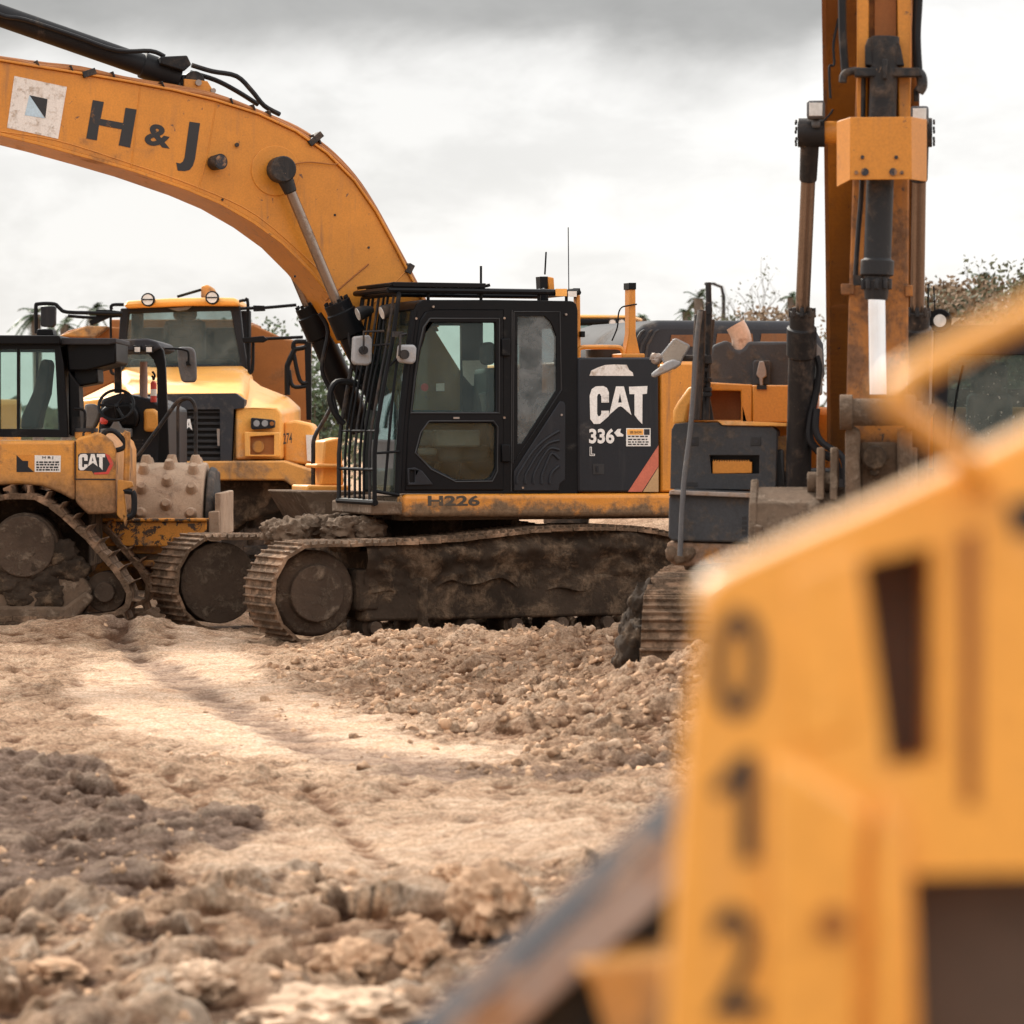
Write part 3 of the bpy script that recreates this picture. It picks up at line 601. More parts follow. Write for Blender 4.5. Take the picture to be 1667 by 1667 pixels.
b.build('mud_heap', M['mud'], ex, sharp=70)
# deck and body
xf = H.u(657, 805, 1, 1.5).x; xr = -3.2
b = MB(H); b.side([(657,805),(1075,803),(1400,802),(1400,844),(1075,841),(657,842)], 1.5, 1.28); b.build('side_sill', M['yellowsill'], ex, .045, seg=4)
b = MB(H); b.bb(xr, xf-.02, -1.48, 1.27, 1.12, 1.34); b.bb(xf-.3, xf+.30, .2, 1.45, 1.18, 1.30); b.bb(xf-.3, xf+.1, -1.4, .2, 1.15, 1.33); b.build('deck', M['mud'], ex, .02)
b = MB(H); xb = H.u(941, 700, 1, 1.45).x
b.bb(xr+.6, xb-.06, -1.42, 1.38, 1.36, H.u(1000,584,1,1.4).z-.02); b.build('house_body', M['yellow'], ex, .03)
b = MB(H); b.loft([[(-2.5, -1.4, 1.25), (-3.1, -1.0, 1.25), (-3.4, 0, 1.25), (-3.1, 1.0, 1.25), (-2.5, 1.4, 1.25), (-2.5, 1.4, 1.25)], [(-2.5, -1.4, 2.55), (-3.1, -1.0, 2.55), (-3.4, 0, 2.55), (-3.1, 1.0, 2.55), (-2.5, 1.4, 2.55), (-2.5, 1.4, 2.55)]]); b.build('counterweight', M['panel'], ex, .05)
b = MB(H); b.side([(941,585),(946,582),(1066,582),(1072,588),(1073.5,801),(941,801)], 1.47, 1.30); b.build('engine_door', M['panel'], ex, .018)
dd = LAST[0]
b = MB(H); b.side([(1076,594),(1090,590),(1300,596),(1300,801),(1076,801)], 1.455, 1.32); b.build('side_panel', M['yellow'], ex, .02)
b = MB(H); b.side([(1130,607),(1175,607),(1175,634),(1134,630)], 1.458, 1.452); b.build('panel_recess', M['orange'], ex)
Y0 = 1.4735
def decal(px, mt, name, par, y=Y0, rig=H, ax=1):
    b = MB(rig); (b.side if ax == 1 else b.front)(px, y, y-.004); return b.build(name, mt, par)
b = MB(H)
b.side(k5([(1067,880),(1078,845),(1100,830),(1140,828),(1160,838),(1171,862),(1171,918),(1130,918),(1130,885),(1122,870),(1112,872),(1107,885),(1107,980),(1114,993),(1124,990),(1130,978),(1130,962),(1171,962),(1171,990),(1122,1033),(1090,1034),(1070,1008)]), Y0, Y0-.004)
b.side(k5([(1210,830),(1252,830),(1293,986),(1250,947),(1236,938),(1222,942),(1172,985)]), Y0, Y0-.004, holes=[k5([(1231,868),(1241,918),(1221,918)])])
b.side(k5([(1280,832),(1380,828),(1377,870),(1353,872),(1352,1034),(1330,1012),(1310,985),(1310,872),(1283,872)]), Y0, Y0-.004)
b.build('logo_lettering', M['white'], ex)
decal(k5([(1066,772),(1075,745),(1110,728),(1150,714),(1200,711),(1268,713),(1280,740),(1300,755),(1304,773)]), M['whitestreak'], 'worn_decal', ex)
b = MB(H); text_px(b, '336', [(959,722),(1000,722),(1000,697.5),(959,697.5)], 1, Y0, .035)
b.side(k5([(1200,1082),(1218,1062),(1236,1060),(1232,1080),(1250,1092),(1248,1102),(1215,1102)]), Y0, Y0-.003)
b.side(k5([(1067,1158),(1078,1158),(1078,1196),(1095,1196),(1095,1207),(1067,1207)]), Y0, Y0-.003, holes=[k5([(1070,1161),(1075,1161),(1075,1199),(1092,1199),(1092,1204),(1070,1204)])])
b.build('model_lettering', M['white'], ex)
decal(k5([(1265,1057),(1397,1057),(1397,1155),(1265,1155)]), M['paper'], 'sticker', ex); st_ = LAST[0]
decal(k5([(1270,1062),(1358,1062),(1358,1093),(1270,1093)]), M['truckpaint'], 'sticker_band', ex, Y0+.002)
b = MB(H); b.side(k5([(1362,1062),(1392,1062),(1392,1093),(1362,1093)]), Y0+.002, Y0)
for yy in (1102, 1118, 1132, 1145):
    xx = 1275
    while xx < 1380: w_ = random.uniform(8, 24); b.side(k5([(xx,yy-4),(min(xx+w_, 1388),yy-4),(min(xx+w_, 1388),yy+3),(xx,yy+3)]), Y0+.002, Y0); xx += w_+6
text_px(b, 'SEE SHOW', k5([(1285,1086),(1350,1086),(1350,1072),(1285,1072)]), 1, Y0+.003, .02); b.build('sticker_print', M['ink'], ex)
decal(k5([(1275,1402),(1440,1150),(1440,1262),(1350,1402)]), M['redstripe'], 'red_stripe', ex)
decal(k5([(1356,1402),(1440,1268),(1440,1402)]), M['tan'], 'tan_stripe', ex)
decal(k5([(1085,1250),(1145,1250),(1145,1306),(1085,1306)]), M['grille'], 'door_latch', ex, Y0+.002)
decal(k5([(1103,1262),(1115,1262),(1115,1296),(1103,1296)]), M['panel'], 'latch_handle', ex, Y0+.012)
b = MB(H); text_px(b, 'H226', [(696.5,823.5),(781,823.5),(781,806.5),(696.5,806.5)], 1, 1.503, .03); b.build('number_lettering', M['inkworn'], ex)
# engine hood and things on the deck
b = MB(H); hp = [(1003,622),(1006,590),(1014,565),(1030,545),(1052,528),(1075,521),(1290,522),(1330,530),(1345,560),(1348,622)]
b.side(hp, .95, -.95); b.build('engine_hood', M['hood'], ex, .09, seg=4)
for x_ in (1040, 1052, 1062):
    b = MB(H); b.side([(x_-14,588),(x_-9,560),(x_+3,540),(x_+9,536),(x_+12,537),(x_+6,542),(x_-5,562),(x_-9,588)], .965, .93); b.build('hood_rib', M['dusty'], ex, .006)
for a in ((1093,545,1128,560),(1168,543,1225,558),(1240,543,1282,558)):
    b = MB(H); b.side([(a[0],a[1]),(a[2],a[1]),(a[2]+2,a[3]+4),(a[0]-3,a[3]+4)], .957, .94); b.build('hood_opening', M['darkorange'], ex)
b = MB(H); p = H.u(988,566,1,.75); b.prof(p+Vector((0,0,-.16)), p+Vector((0,0,.03)), [(0, .13), (.3, .13), (.32, .205), (.75, .21), (.8, .17), (.9, .185), (1, .1)], 32); b.build('precleaner', M['grille'], ex, .006)
b = MB(H); b.stube(q5([(48,640),(50,585),(66,567),(110,563),(280,563),(330,568),(348,590),(350,630)]), 1.2, .022); b.stube(q5([(345,565),(352,630)]), 1.2, .01); b.build('handrail', M['yellow'], ex)
b = MB(H); b.side(q5([(393,170),(438,170),(440,480),(468,610),(368,610),(393,470)]), 1.2, 1.08); b.side(q5([(345,606),(500,606),(500,636),(345,636)]), 1.28, 1.0); b.build('yellow_post', M['yellow'], ex, .01)
b = MB(H); b.side(q5([(391,126),(441,126),(441,172),(391,172)]), 1.21, 1.07); b.stube(q5([(445,272),(385,282),(340,295),(320,340),(312,430),(275,520)]), 1.22, .008); b.build('post_cap', M['black'], ex, .006)
b = MB(H); b.side([(938,480),(945,480),(946,581),(938,581)], 1.2, 1.12); b.build('yellow_post', M['yellow'], ex, .01)
b = MB(H); b.side(q5([(12,163),(62,163),(62,210),(12,210)]), 1.25, 1.1); b.side(q5([(66,455),(95,455),(95,495),(66,495)]), 1.25, 1.15); b.build('post_cap', M['black'], ex, .006)
# ---- cab
YC = 1.45
cab_out = k5([(25,1412),(35,1150),(45,1000),(62,840),(90,590),(112,420),(128,385),(165,362),(560,362),(975,368),(995,385),(1002,420),(1002,1412)])
w_up = k5([(215,485),(556,485),(558,968),(107,968),(128,780),(150,640),(180,540)])
w_lo = k5([(200,1030),(535,1030),(558,1052),(556,1270),(530,1325),(500,1337),(340,1335),(215,1270),(150,1225),(133,1185),(150,1120),(175,1045)])
w_rr = k5([(675,448),(820,448),(855,480),(887,560),(887,848),(700,1140),(675,1140)])
door_o = k5([(65,1395),(82,1040),(98,900),(125,600),(145,470),(175,425),(215,415),(598,415),(598,1395)])
b = MB(H); b.side(cab_out, YC, YC-.07, holes=[door_o, w_rr]); 
cs = H.S(cab_out, YC); b.prism(cs, 1, .42, .48, [H.S(w_up, YC), H.S(w_rr, YC)])
b.build('cab', M['black'], ex, .012); cab = LAST[0]
def cx(px, py, y=YC): v = H.u(px, py, 1, y); return v.x, v.z
xr_, zt = cx(940, 489); x0_, zb = cx(648, 803)
b = MB(H); roof = H.S(k5([(110,420),(128,383),(165,360),(560,360),(975,366),(995,385),(998,412),(560,400),(160,398)]), YC)
b.prism(roof, 1, YC-.002, .42); b.build('cab_roof', M['black'], ex, .02)
b = MB(H); b.bb(xr_-.001, xr_+.06, .45, YC-.04, zb, zb+.95); b.bb(xr_, xr_+.05, .45, YC-.04, zt-.25, zt-.05); b.bb(x0_-.05, xr_, .45, YC-.04, zb+.0, zb+.06); b.build('cab_floor', M['black'], ex, .01)
b = MB(H); b.side(door_o, YC+.012, YC-.05, holes=[w_up, w_lo]); b.build('cab_door', M['black'], ex, .012); door = LAST[0]
for w_, nm, mt in ((w_up, 'window', M['glass']), (w_lo, 'window', M['glass']), (w_rr, 'window', M['glassdirty'])):
    b = MB(H); b.side(w_, YC-.02, YC-.026); b.build(nm, mt, cab if w_ is w_rr else door)
for w_ in (w_up, w_rr):
    b = MB(H); b.prism(H.S(w_, YC), 1, .445, .45); b.build('far_window', M['glass'], cab)
for yy in (570, 1145):
    b = MB(H); b.side(k5([(590,yy),(636,yy),(640,yy+95),(592,yy+95)]), YC+.04, YC); b.build('hinge', M['black'], door, .008)
b = MB(H); b.side(k5([(78,1275),(120,1270),(160,1290),(218,1362),(78,1366)]), YC+.03, YC+.0, holes=[k5([(90,1285),(118,1283),(118,1352),(90,1352)])]); b.build('door_handle', M['panel'], door, .008)
b = MB(H); b.side(k5([(328,996),(360,996),(360,1006),(328,1006)]), YC+.025, YC+.01); b.build('door_catch', M['steel'], door)
b = MB(H); b.bb(x0_+.02, xr_-.02, .485, .50, zb+.02, zb+.78); b.build('cab_lining', M['lining'], cab)
b = MB(H); v = H.u(716, 738, 1, .8); b.lump((v.x, .8, v.z), (.07, .06, .10), 3, 3, .2); b.stube([(700,790),(712,760),(716,738)], .8, .03); b.stube([(745,790),(752,740),(760,705)], .75, .012); b.build('pedals', M['seatgrey'], cab)
# frame lines round the windows
def outline(mb, pts, y, r): P = [H.u(a, c_, 1, y) for a, c_ in pts]; P.append(P[0]); mb.tube(P, r, 6)
b = MB(H); outline(b, k5([(200,462),(575,462),(575,975),(95,975),(135,640),(165,510)]), YC+.012, .011)
outline(b, k5([(195,1018),(545,1018),(568,1050),(566,1290),(538,1345),(340,1348),(205,1280),(120,1190),(150,1080)]), YC+.012, .008); b.build('window_seal', M['grille'], door)
b = MB(H); outline(b, k5([(655,425),(905,425),(912,850),(650,1248)]), YC+.001, .008); b.stube(k5([(645,415),(640,1400)]), YC+.002, .007); b.build('window_seal', M['grille'], cab)
b = MB(H); vp = k5([(905,910),(928,914),(936,935),(936,1335),(905,1360),(900,1397),(655,1397),(655,1292)]); b.side(vp, YC+.018, YC-.001); b.build('vent_panel', M['panel'], cab, .008); vpo = LAST[0]
for k in range(5):
    o_ = k*42; b = MB(H)
    pth = [(672+o_*1.05,1358),(674+o_*1.05,1320-o_*.05),(700+o_*1.02,1262-o_*.12+10),(760+o_*.62,1180+o_*.42),(830+o_*.25,1115+o_*.62),(900,1072+o_*1.22)]
    if k == 4: pth = [(848,1358),(852,1320),(868,1290),(900,1262)]
    b.stube(k5(pth), YC+.016, .017, 8); b.build('vent_rib', M['panel'], vpo)
b = MB(H)
for q in ((700,1380),(910,985),(600,460),(935,440),(600,1000),(215,398),(122,462)): v = H.u(*k5([q])[0], 1, YC); b.cyl((v.x, YC-.01, v.z), (v.x, YC+.025, v.z), .011, 10)
b.build('bolt', M['steel'], cab)
# windshield and front frame
fr_px = k5([(25,1412),(35,1150),(45,1000),(62,840),(90,590),(112,420)]); fr = H.S(fr_px, YC)
b = MB(H); b.loft([[(p[0]-.015, YC-.08, p[1]) for p in fr]+[(p[0]-.022, YC-.08, p[1]) for p in fr[::-1]], [(p[0]-.015, .5, p[1]) for p in fr]+[(p[0]-.022, .5, p[1]) for p in fr[::-1]]]); b.build('windshield', M['glass'], cab)
for y_ in (YC-.02, .46):
    b = MB(H); b.tube([(p[0]-.01, y_, p[1]) for p in fr], .035, 10); b.build('front_pillar', M['black'], cab)
b = MB(H); b.stube([(657,660),(655,700),(650,760)], YC-.05, .012); b.stube([(650,560),(640,640),(632,730),(626,800)], YC+.01, .014); b.build('wiper', M['black'], cab)
# interior
b = MB(H)
sx, sz = cx(775, 745); b.bb(sx-.25, sx+.28, .70, 1.18, sz-.05, sz+.12); b.bb(sx-.36, sx-.22, .72, 1.16, sz+.05, sz+.85); b.bb(sx-.35, sx-.24, .82, 1.06, sz+.88, sz+1.1); b.build('seat', M['seat'], cab, .06, seg=3)
b = MB(H); b.bb(sx-.1, sx+.35, 1.18, 1.30, sz+.1, sz+.26); b.bb(sx-.1, sx+.35, .58, .70, sz+.1, sz+.26); b.bb(sx+.55, sx+.75, .55, 1.25, zb+.05, zb+.5)
for px_, py_, y_ in ((790,650,1.2),(785,655,.62)): v = H.u(px_, py_, 1, y_); b.tube([(v.x, y_, v.z-.2), (v.x+.02, y_, v.z), (v.x+.03, y_, v.z+.06)], [.02, .03, .04], 8)
b.stube([(790,640),(795,628),(806,628)], .9, .014); b.bb(sx+.3, sx+.55, 1.0, 1.2, zb+.35, zb+.42); b.build('console', M['seatgrey'], cab, .02)
b = MB(H); b.side(k5([(235,815),(278,812),(278,855),(235,855)]), .58, .57); b.side(k5([(378,690),(512,688),(512,828),(430,826),(380,770)]), .58, .57); b.build('cab_notice', M['paper'], cab)
b = MB(H); v = H.u(*k5([(170,835)])[0], 1, .56); b.cyl((v.x, .56, v.z), (v.x, .57, v.z), .04, 8); b.build('red_sticker', M['red'], cab)
# bars of the front guard
gp = [H.u(a, c_, 1, 1.5) for a, c_ in ((650,478),(638,560),(626,622),(614,692),(610,740),(610,822))]
for i in range(8):
    yy = .40+i*(1.10/7); b = MB(H); j = random.uniform(-.01, .01); rr_ = .022 if i in (0, 7) else .0135
    b.tube([(p.x+j, yy, p.z) for p in gp], rr_, 8); b.build('guard_bar', M['black'] if i % 3 else M['greycyl'], ex)
b = MB(H)
for k, rr_ in ((0, .02), (1.0, .01), (3.2, .01), (4.3, .016)):
    i = int(k); t = k-i; p = gp[i].lerp(gp[i+1], t); b.tube([(p.x, .40, p.z), (p.x, 1.5, p.z)], rr_, 8)
p = gp[5]; b.tube([(p.x, .36, p.z+.02), (p.x, 1.52, p.z+.02)], .03, 8)
b.stube([(610,738),(650,735)], 1.5, .012); b.stube([(612,800),(650,806)], 1.5, .016); b.stube([(630,600),(668,560)], 1.5, .012); b.build('guard_crossbar', M['black'], ex)
# roof guard
zr = H.u(780, 474, 1, 1.45).z; xa = H.u(632, 474, 1, 1.45).x; xb2 = H.u(941, 474, 1, 1.45).x
b = MB(H); b.tube([(xa, 1.45, zr), (xb2, 1.45, zr)], .028, 8); b.tube([(xa, .45, zr), (xb2, .45, zr)], .028, 8)
for x_ in (xa, xb2): b.tube([(x_, .43, zr), (x_, 1.47, zr)], .026, 8)
for px_ in (697, 783, 877, 922): v = H.u(px_, 480, 1, 1.4); b.tube([(v.x, 1.40, zr-.1), (v.x, 1.40, zr)], .016, 8)
b.build('roof_guard_frame', M['black'], ex)
xm = H.u(790, 474, 1, 1.45).x
for k in range(12):
    x_ = xa-.03+(xm-xa)*k/11; b = MB(H); b.box((x_, .95, zr+.055), (.035, 1.02, .03), (0, 18, 0)); b.build('roof_guard_slat', M['black'], ex, .004)
b = MB(H); b.bb(xa-.04, xm, 1.40, 1.47, zr+.03, zr+.075); b.build('roof_guard_rail', M['black'], ex, .006)
b = MB(H); b.stube([(783,468),(783,433)], 1.2, .012); b.stube([(783,480),(783,468)], 1.2, .04); b.build('antenna', M['black'], ex)
b = MB(H); b.stube([(887,447),(889,410)], 1.2, .009); b.side([(879,450),(892,450),(892,468),(880,470)], 1.28, 1.16); b.cyl(H.u(886,470,1,1.2), H.u(886,490,1,1.2), .04, 12); b.build('beacon_mount', M['black'], ex, .01)
b = MB(H); b.side([(891,450),(902,452),(903,472),(893,472)], 1.28, 1.16); b.build('beacon', M['yellow'], ex, .01)
b = MB(H); b.stube([(926,472),(925,370)], 1.2, .005); b.build('antenna', M['black'], ex)
b = MB(H); b.side([(905,470),(923,470),(923,482),(905,482)], 1.49, 1.478); b.build('yellow_tag', M['truckpaint'], ex)
b = MB(H); b.side([(925,474),(939,474),(939,483),(925,483)], 1.492, 1.478); b.build('white_tag', M['paper'], ex)
# mirrors and lamps
def mirror(rig, px, name, par, y, mt, th=.07):
    b = MB(rig); b.side(px, y, y-th); return b.build(name, mt, par, .03, seg=4)
mirror(H, [(576,548),(602,545),(607,552),(606,590),(600,595),(578,594),(574,588)], 'side_mirror', ex, 1.2, M['mirrorback'])
b = MB(H); b.stube([(592,570),(592,540),(625,539)], 1.25, .012, sm=False); v = H.u(593,570,1,1.25); b.cyl((v.x, 1.19, v.z), (v.x, 1.25, v.z), .04, 12); b.build('mirror_arm', M['greycyl'], ex)
mirror(H, [(650,561),(676,561),(679,567),(678,588),(672,593),(651,590),(648,582)], 'side_mirror', ex, 1.62, M['mirrorback'])
b = MB(H); b.stube([(650,580),(652,545),(662,543)], 1.64, .012, sm=False); v = H.u(657,577,1,1.62); b.cyl((v.x, 1.6, v.z), (v.x, 1.66, v.z), .045, 12); b.box(tuple(H.u(648,544,1,1.6)), (.1,.04,.05)); b.build('mirror_arm', M['greycyl'], ex)
for px_, py_, y_ in ((591,508,.75),(630,506,1.25)):
    v = H.u(px_, py_, 1, y_); b = MB(H); b.prof(v+Vector((-.1,0,.03)), v+Vector((.05,0,-.02)), [(0, .03), (.5, .06), (1, .07)], 16); b.build('work_lamp', M['greycyl'], ex, .004); lp = LAST[0]
    b = MB(H); b.prof(v+Vector((.05,0,-.02)), v+Vector((.056,0,-.022)), [(0, .06), (1, .06)], 16); b.build('lens', M['lens'], lp)
# ---- boom
YB = .33
bt = [(-520,60),(-250,68),(0,100),(60,110),(130,121),(200,133),(280,148),(350,165),(420,187),(480,215),(530,250),(575,295),(610,345),(640,400),(672,462),(710,540),(760,620),(795,690)]
bb_ = [(-520,150),(-250,162),(0,216),(72,234),(151,256),(216,275),(306,306),(360,329),(414,360),(461,394),(504,437),(545,487),(585,555),(625,630),(660,700),(700,760),(760,765)]
b = MB(H); b.side(bt+bb_[::-1], YB, -YB); b.build('boom', M['yellow'], ex, .008); boom = LAST[0]
b = MB(H); b.strip(H.S(bb_[:13], YB), .03, YB+.03, -YB-.03); b.strip(H.S(bt[:16], YB)[::-1], .022, YB+.03, -YB-.03); b.build('boom_flange', M['yellow'], boom, .005)
YD = YB+.0045
b = MB(H); b.side([(23.4,123.5),(109,141.5),(94.7,226),(11.5,208)], YD, YB-.001); b.build('white_square', M['whitestreak'], boom)
b = MB(H); b.side(k1([(133,430),(215,448),(205,535)]), YD+.003, YD-.001)
b.side(k1([(420,452),(470,461),(455,537),(557,556),(568,487),(618,495),(589,668),(537,657),(551,585),(448,566),(438,635),(390,626)]), YD, YB)
b.side(k1([(857,550),(905,557),(882,720),(872,750),(858,768),(835,774),(804,771),(797,735),(815,739),(828,730),(835,712)]), YD, YB)
text_px(b, '&', k1([(650,652),(768,674),(782,577),(668,553)]), 1, YD, .03); b.build('boom_lettering', M['ink'], boom)
b = MB(H); b.side(k1([(133,430),(203,535),(112,521)]), YD+.003, YD-.001); b.build('blue_triangle', M['blue'], boom)
b = MB(H)
for sp in ([(228,142),(222,200),(214,272)], [(352,168),(338,250),(322,312)], [(662,440),(600,500),(548,520)], [(0,214),(90,228),(200,262),(320,304),(420,352),(520,440)]): b.stube(sp, YB+.001, .006, 6)
b.build('weld_seam', M['yellow'], boom)
v = H.u(448, 278, 1, YB); b = MB(H); b.cyl((v.x, YB-.01, v.z), (v.x, YB+.012, v.z), .24, 48); b.build('pin_plate', M['yellow'], boom, .006)
b = MB(H); v = H.u(345, 266, 1, YB); b.prof((v.x, YB-.01, v.z), (v.x-.05, YB+.14, v.z+.01), [(0, .05), (.2, .07), (1, .075)], 20); b.build('boom_lamp', M['greycyl'], boom); lp = LAST[0]
b = MB(H); b.prof((v.x-.05, YB+.14, v.z+.01), (v.x-.052, YB+.146, v.z+.01), [(0, .062), (1, .062)], 16); b.build('lens', M['rust'], lp)
b = MB(H); v = H.u(385, 236, 1, YB); b.cyl((v.x, YB, v.z), (v.x, YB+.03, v.z), .02, 10)
for q in ((545,350),(362,325),(600,403),(480,450)): v = H.u(q[0], q[1], 1, YB); b.cyl((v.x, YB, v.z), (v.x, YB+.008, v.z), .012, 8)
b.build('grease_point', M['greycyl'], boom)
b = MB(H); b.stube(k1([(1330,742),(1400,733),(1500,743),(1530,740)]), YB+.03, .006); b.stube([(600,430),(570,455),(530,490)], YB+.004, .008); b.build('grease_line', M['orange'], boom)
for k in range(3):
    y_ = YB-.02-.09*k; pts = [(a-1+k*1.5, c_-5-(k % 2)*2+2.5*math.sin(a*.03+k)) for a, c_ in bt[1:16]]; b = MB(H); b.stube(pts, y_, .024, 8); b.build('boom_hose', M['orange'], boom)
b = MB(H)
for a, c_ in ((57,106),(112,114),(180,124),(260,140),(372,167),(408,177),(434,187),(515,232),(505,226)):
    v = H.u(a, c_-1, 1, YB-.1); b.box(tuple(v), (.014, .26, .06), (0, 20, 0))
for a, c_, w_ in ((142,122,.16),(510,229,.2),(663,440,.12)): v = H.u(a, c_-2, 1, YB-.06); b.box(tuple(v), (w_*.8, .2, .06), (0, 20 if a < 400 else (40 if a < 600 else 62), 0))
b.build('hose_clamp', M['greycyl'], boom, .004)
# stick cylinder above the boom
def cp(px, py, y=0.0): return H.u(px, py, 1, y)
A0, A1 = cp(-330, -90), cp(312, 134)
b = MB(H); d_ = A1-A0; b.prof(A0, A0+d_*.965, [(0, .105), (.9, .105), (.902, .125), (1, .125)], 24); b.build('stick_cylinder', M['hose'], ex, .004); sc_ = LAST[0]
b = MB(H); b.cyl(A1+Vector((0,-.12,0)), A1+Vector((0,.12,0)), .1, 20); b.bb(A1.x-.02, A1.x+.12, -.1, .1, A1.z-.06, A1.z+.06); b.build('cylinder_eye', M['greycyl'], sc_, .01)
b = MB(H); b.stube([(-300,-110,.14),(-60,-10,.14),(0,24,.14),(40,32,.14),(120,58,.14),(190,82,.14),(245,83,.14),(268,92,.14)], .14, .022); b.stube([(-200,-40,-.1),(0,20,-.1),(100,50,-.1),(190,80,-.1)], -.1, .02); b.build('cylinder_pipe', M['hose'], sc_)
b = MB(H); b.side([(262,92),(305,90),(312,105),(300,116),(262,104)], .2, .02); b.build('cylinder_valve', M['hose'], sc_, .012)
b = MB(H); b.side([(300,128),(338,132),(352,155),(380,168),(300,156)], .14, .10); b.side([(300,128),(338,132),(352,155),(380,168),(300,156)], -.10, -.14); b.build('boom_bracket', M['yellow'], boom, .006)
b = MB(H); v = cp(316, 137); b.cyl((v.x, -.17, v.z), (v.x, .17, v.z), .03, 14); v = cp(340, 150); b.cyl((v.x, -.17, v.z), (v.x, .17, v.z), .025, 14); b.build('boom_pin', M['steel'], boom)
b = MB(H); b.stube([(312,106,.15),(345,116,.15),(385,124,.15),(410,148,.15),(430,172,.15),(455,186,.1)], .15, .024); b.stube([(310,118,.05),(350,130,.05),(385,148,.05),(420,170,.0)], .05, .024); b.build('boom_hose', M['hose'], ex)
# boom cylinders
def boomcyl(y, top, head, low, par):
    t_, h_, l_ = [H.u(p[0], p[1], 1, YB+.15) for p in (top, head, low)]
    for q in (t_, h_, l_): q.y = y
    d = (l_-h_).normalized(); b = MB(H); b.cyl(t_, h_+d*.1, .05, 20); b.build('cylinder_rod', M['rod'], par); 
    b = MB(H); b.cyl((t_.x, y-.09, t_.z), (t_.x, y+.09, t_.z), .125, 24); b.tube([t_, t_-(t_-h_).normalized()*.24], [.09, .06], 14); b.build('rod_eye', M['greycyl'], par, .012)
    b = MB(H); b.prof(h_, l_, [(0, .13), (.07, .13), (.075, .145), (.25, .145), (.26, .118), (1, .118)], 24)
    for k in range(8):
        a = k*math.pi/4; s_ = d.orthogonal().normalized(); t2 = d.cross(s_); q = h_+(s_*math.cos(a)+t2*math.sin(a))*.11; b.cyl(q-d*.03, q+d*.02, .018, 6)
    b.build('cylinder_barrel', M['black'], par, .004)
for y_ in (YB+.15, -YB-.15): boomcyl(y_, (458,276), (548,492), (640,700), ex)
b = MB(H); b.stube([(520,510,0.1),(534,540,0.1),(524,600,.1),(540,640,.1),(552,690,.2)], .1, .022)
b.stube([(600,640,.5),(580,625,.5),(548,622,.5),(537,645,.5),(545,672,.5),(560,690,.5)], .5, .03); b.stube([(556,500,.6),(566,520,.6),(570,560,.6),(590,610,.6)], .6, .016); b.build('hydraulic_hose', M['hose'], ex)
# far side steps
b = MB(H); b.side([(528,718),(556,712),(560,790),(522,790)], -1.1, -1.45); b.side([(500,790),(570,790),(570,806),(500,806)], -.9, -1.45); b.side([(515,755),(560,755),(560,762),(515,762)], -1.0, -1.4); b.build('step_box', M['yellowlight'], ex, .02)
b = MB(H); b.stube([(540,660),(530,680),(512,712),(510,740),(510,800)], -1.2, .022); b.build('handrail', M['greycyl'], ex)
b = MB(H); b.side([(490,800),(600,800),(650,830),(560,860),(520,850)], -.2, -1.4); b.build('front_step', M['mud'], ex, .02)
# ---------------------------------------------------------------- right excavator, facing the camera
E = Rig(2.79, 27.5, -.15, 264)
e2 = thing('excavator', E, 'excavator facing the camera with its boom and chrome cylinder upright at right', 'excavator')
topE = [(2.3, 1.0), (1.5, 1.03), (0, 1.05), (-1.5, 1.03), (-2.3, 1.0)]
undercarriage(E, e2, 1, topE, vis=False); undercarriage(E, e2, -1, topE, vis=False)
b = MB(E)
for i in range(14): b.lump((2.1+random.uniform(-.6, .25), -.98+random.uniform(-.05, .1)-.75, random.uniform(.1, .85)), (.17, .12, .19), 40+i, 4, .25, 2.6)
b.build('packed_mud', M['mudd'], e2, sharp=70)
b = MB(E); b.bb(-1.2, 1.4, -1, 1, .4, .85); b.cyl((0, 0, .8), (0, 0, 1.2), .68, 32); b.build('carbody', M['mudd'], e2, .04)
b = MB(E); b.bb(-3.0, 1.2, -1.42, 1.42, 1.1, 1.35); b.build('deck', M['mud'], e2, .03)
b = MB(E); b.bb(-2.9, .3, -1.38, 1.38, 1.35, 2.3); b.build('house_body', M['yellow'], e2, .06)
X1 = 1.5
# rear hood in dark grey with latch, and exhaust elbow in its notch
b = MB(E); b.front([(1150,640),(1153,585),(1160,562),(1178,555),(1187,555),(1192,566),(1203,571),(1212,566),(1217,556),(1330,556),(1330,640)], .55, -1.6); b.build('engine_hood', M['dusty'], e2, .03, seg=3); hd = LAST[0]
b = MB(E); b.front([(1225,590),(1228,586),(1252,586),(1254,590),(1254,627),(1225,627)], .60, .54); b.build('latch_plate', M['dusty'], hd, .012)
b = MB(E); b.front([(1236,588),(1243,588),(1247,602),(1248,612),(1242,616),(1242,628),(1237,628),(1236,616),(1231,610),(1233,600)], .65, .60); b.build('latch', M['steel'], hd, .006)
b = MB(E); b.ftube([(1208,575),(1207,552),(1203,540),(1197,529)], .45, [.062]*99 if 0 else .075, 14); b.build('exhaust_elbow', M['beige'], e2)
b = MB(E); b.front([(1150,622),(1224,626),(1224,688),(1118,688),(1118,668)], X1-.35, .2, holes=[q1([(383,464),(515,466),(517,585),(383,583)])]); b.build('side_door', M['yellow'], e2, .01)
b = MB(E); b.front(q1([(375,460),(520,460),(520,590),(375,590)]), X1-.55, X1-.6); b.build('tank_recess', M['orange'], e2)
b = MB(E); b.front([(1224.8,627),(1330,627),(1330,688),(1224.8,688)], X1-.35, .2); b.build('side_door', M['yellow'], e2, .01)
b = MB(E); b.front([(1232,627),(1248,627),(1248,634),(1232,634)], X1-.33, X1-.36); b.build('catch_plate', M['greycyl'], e2)
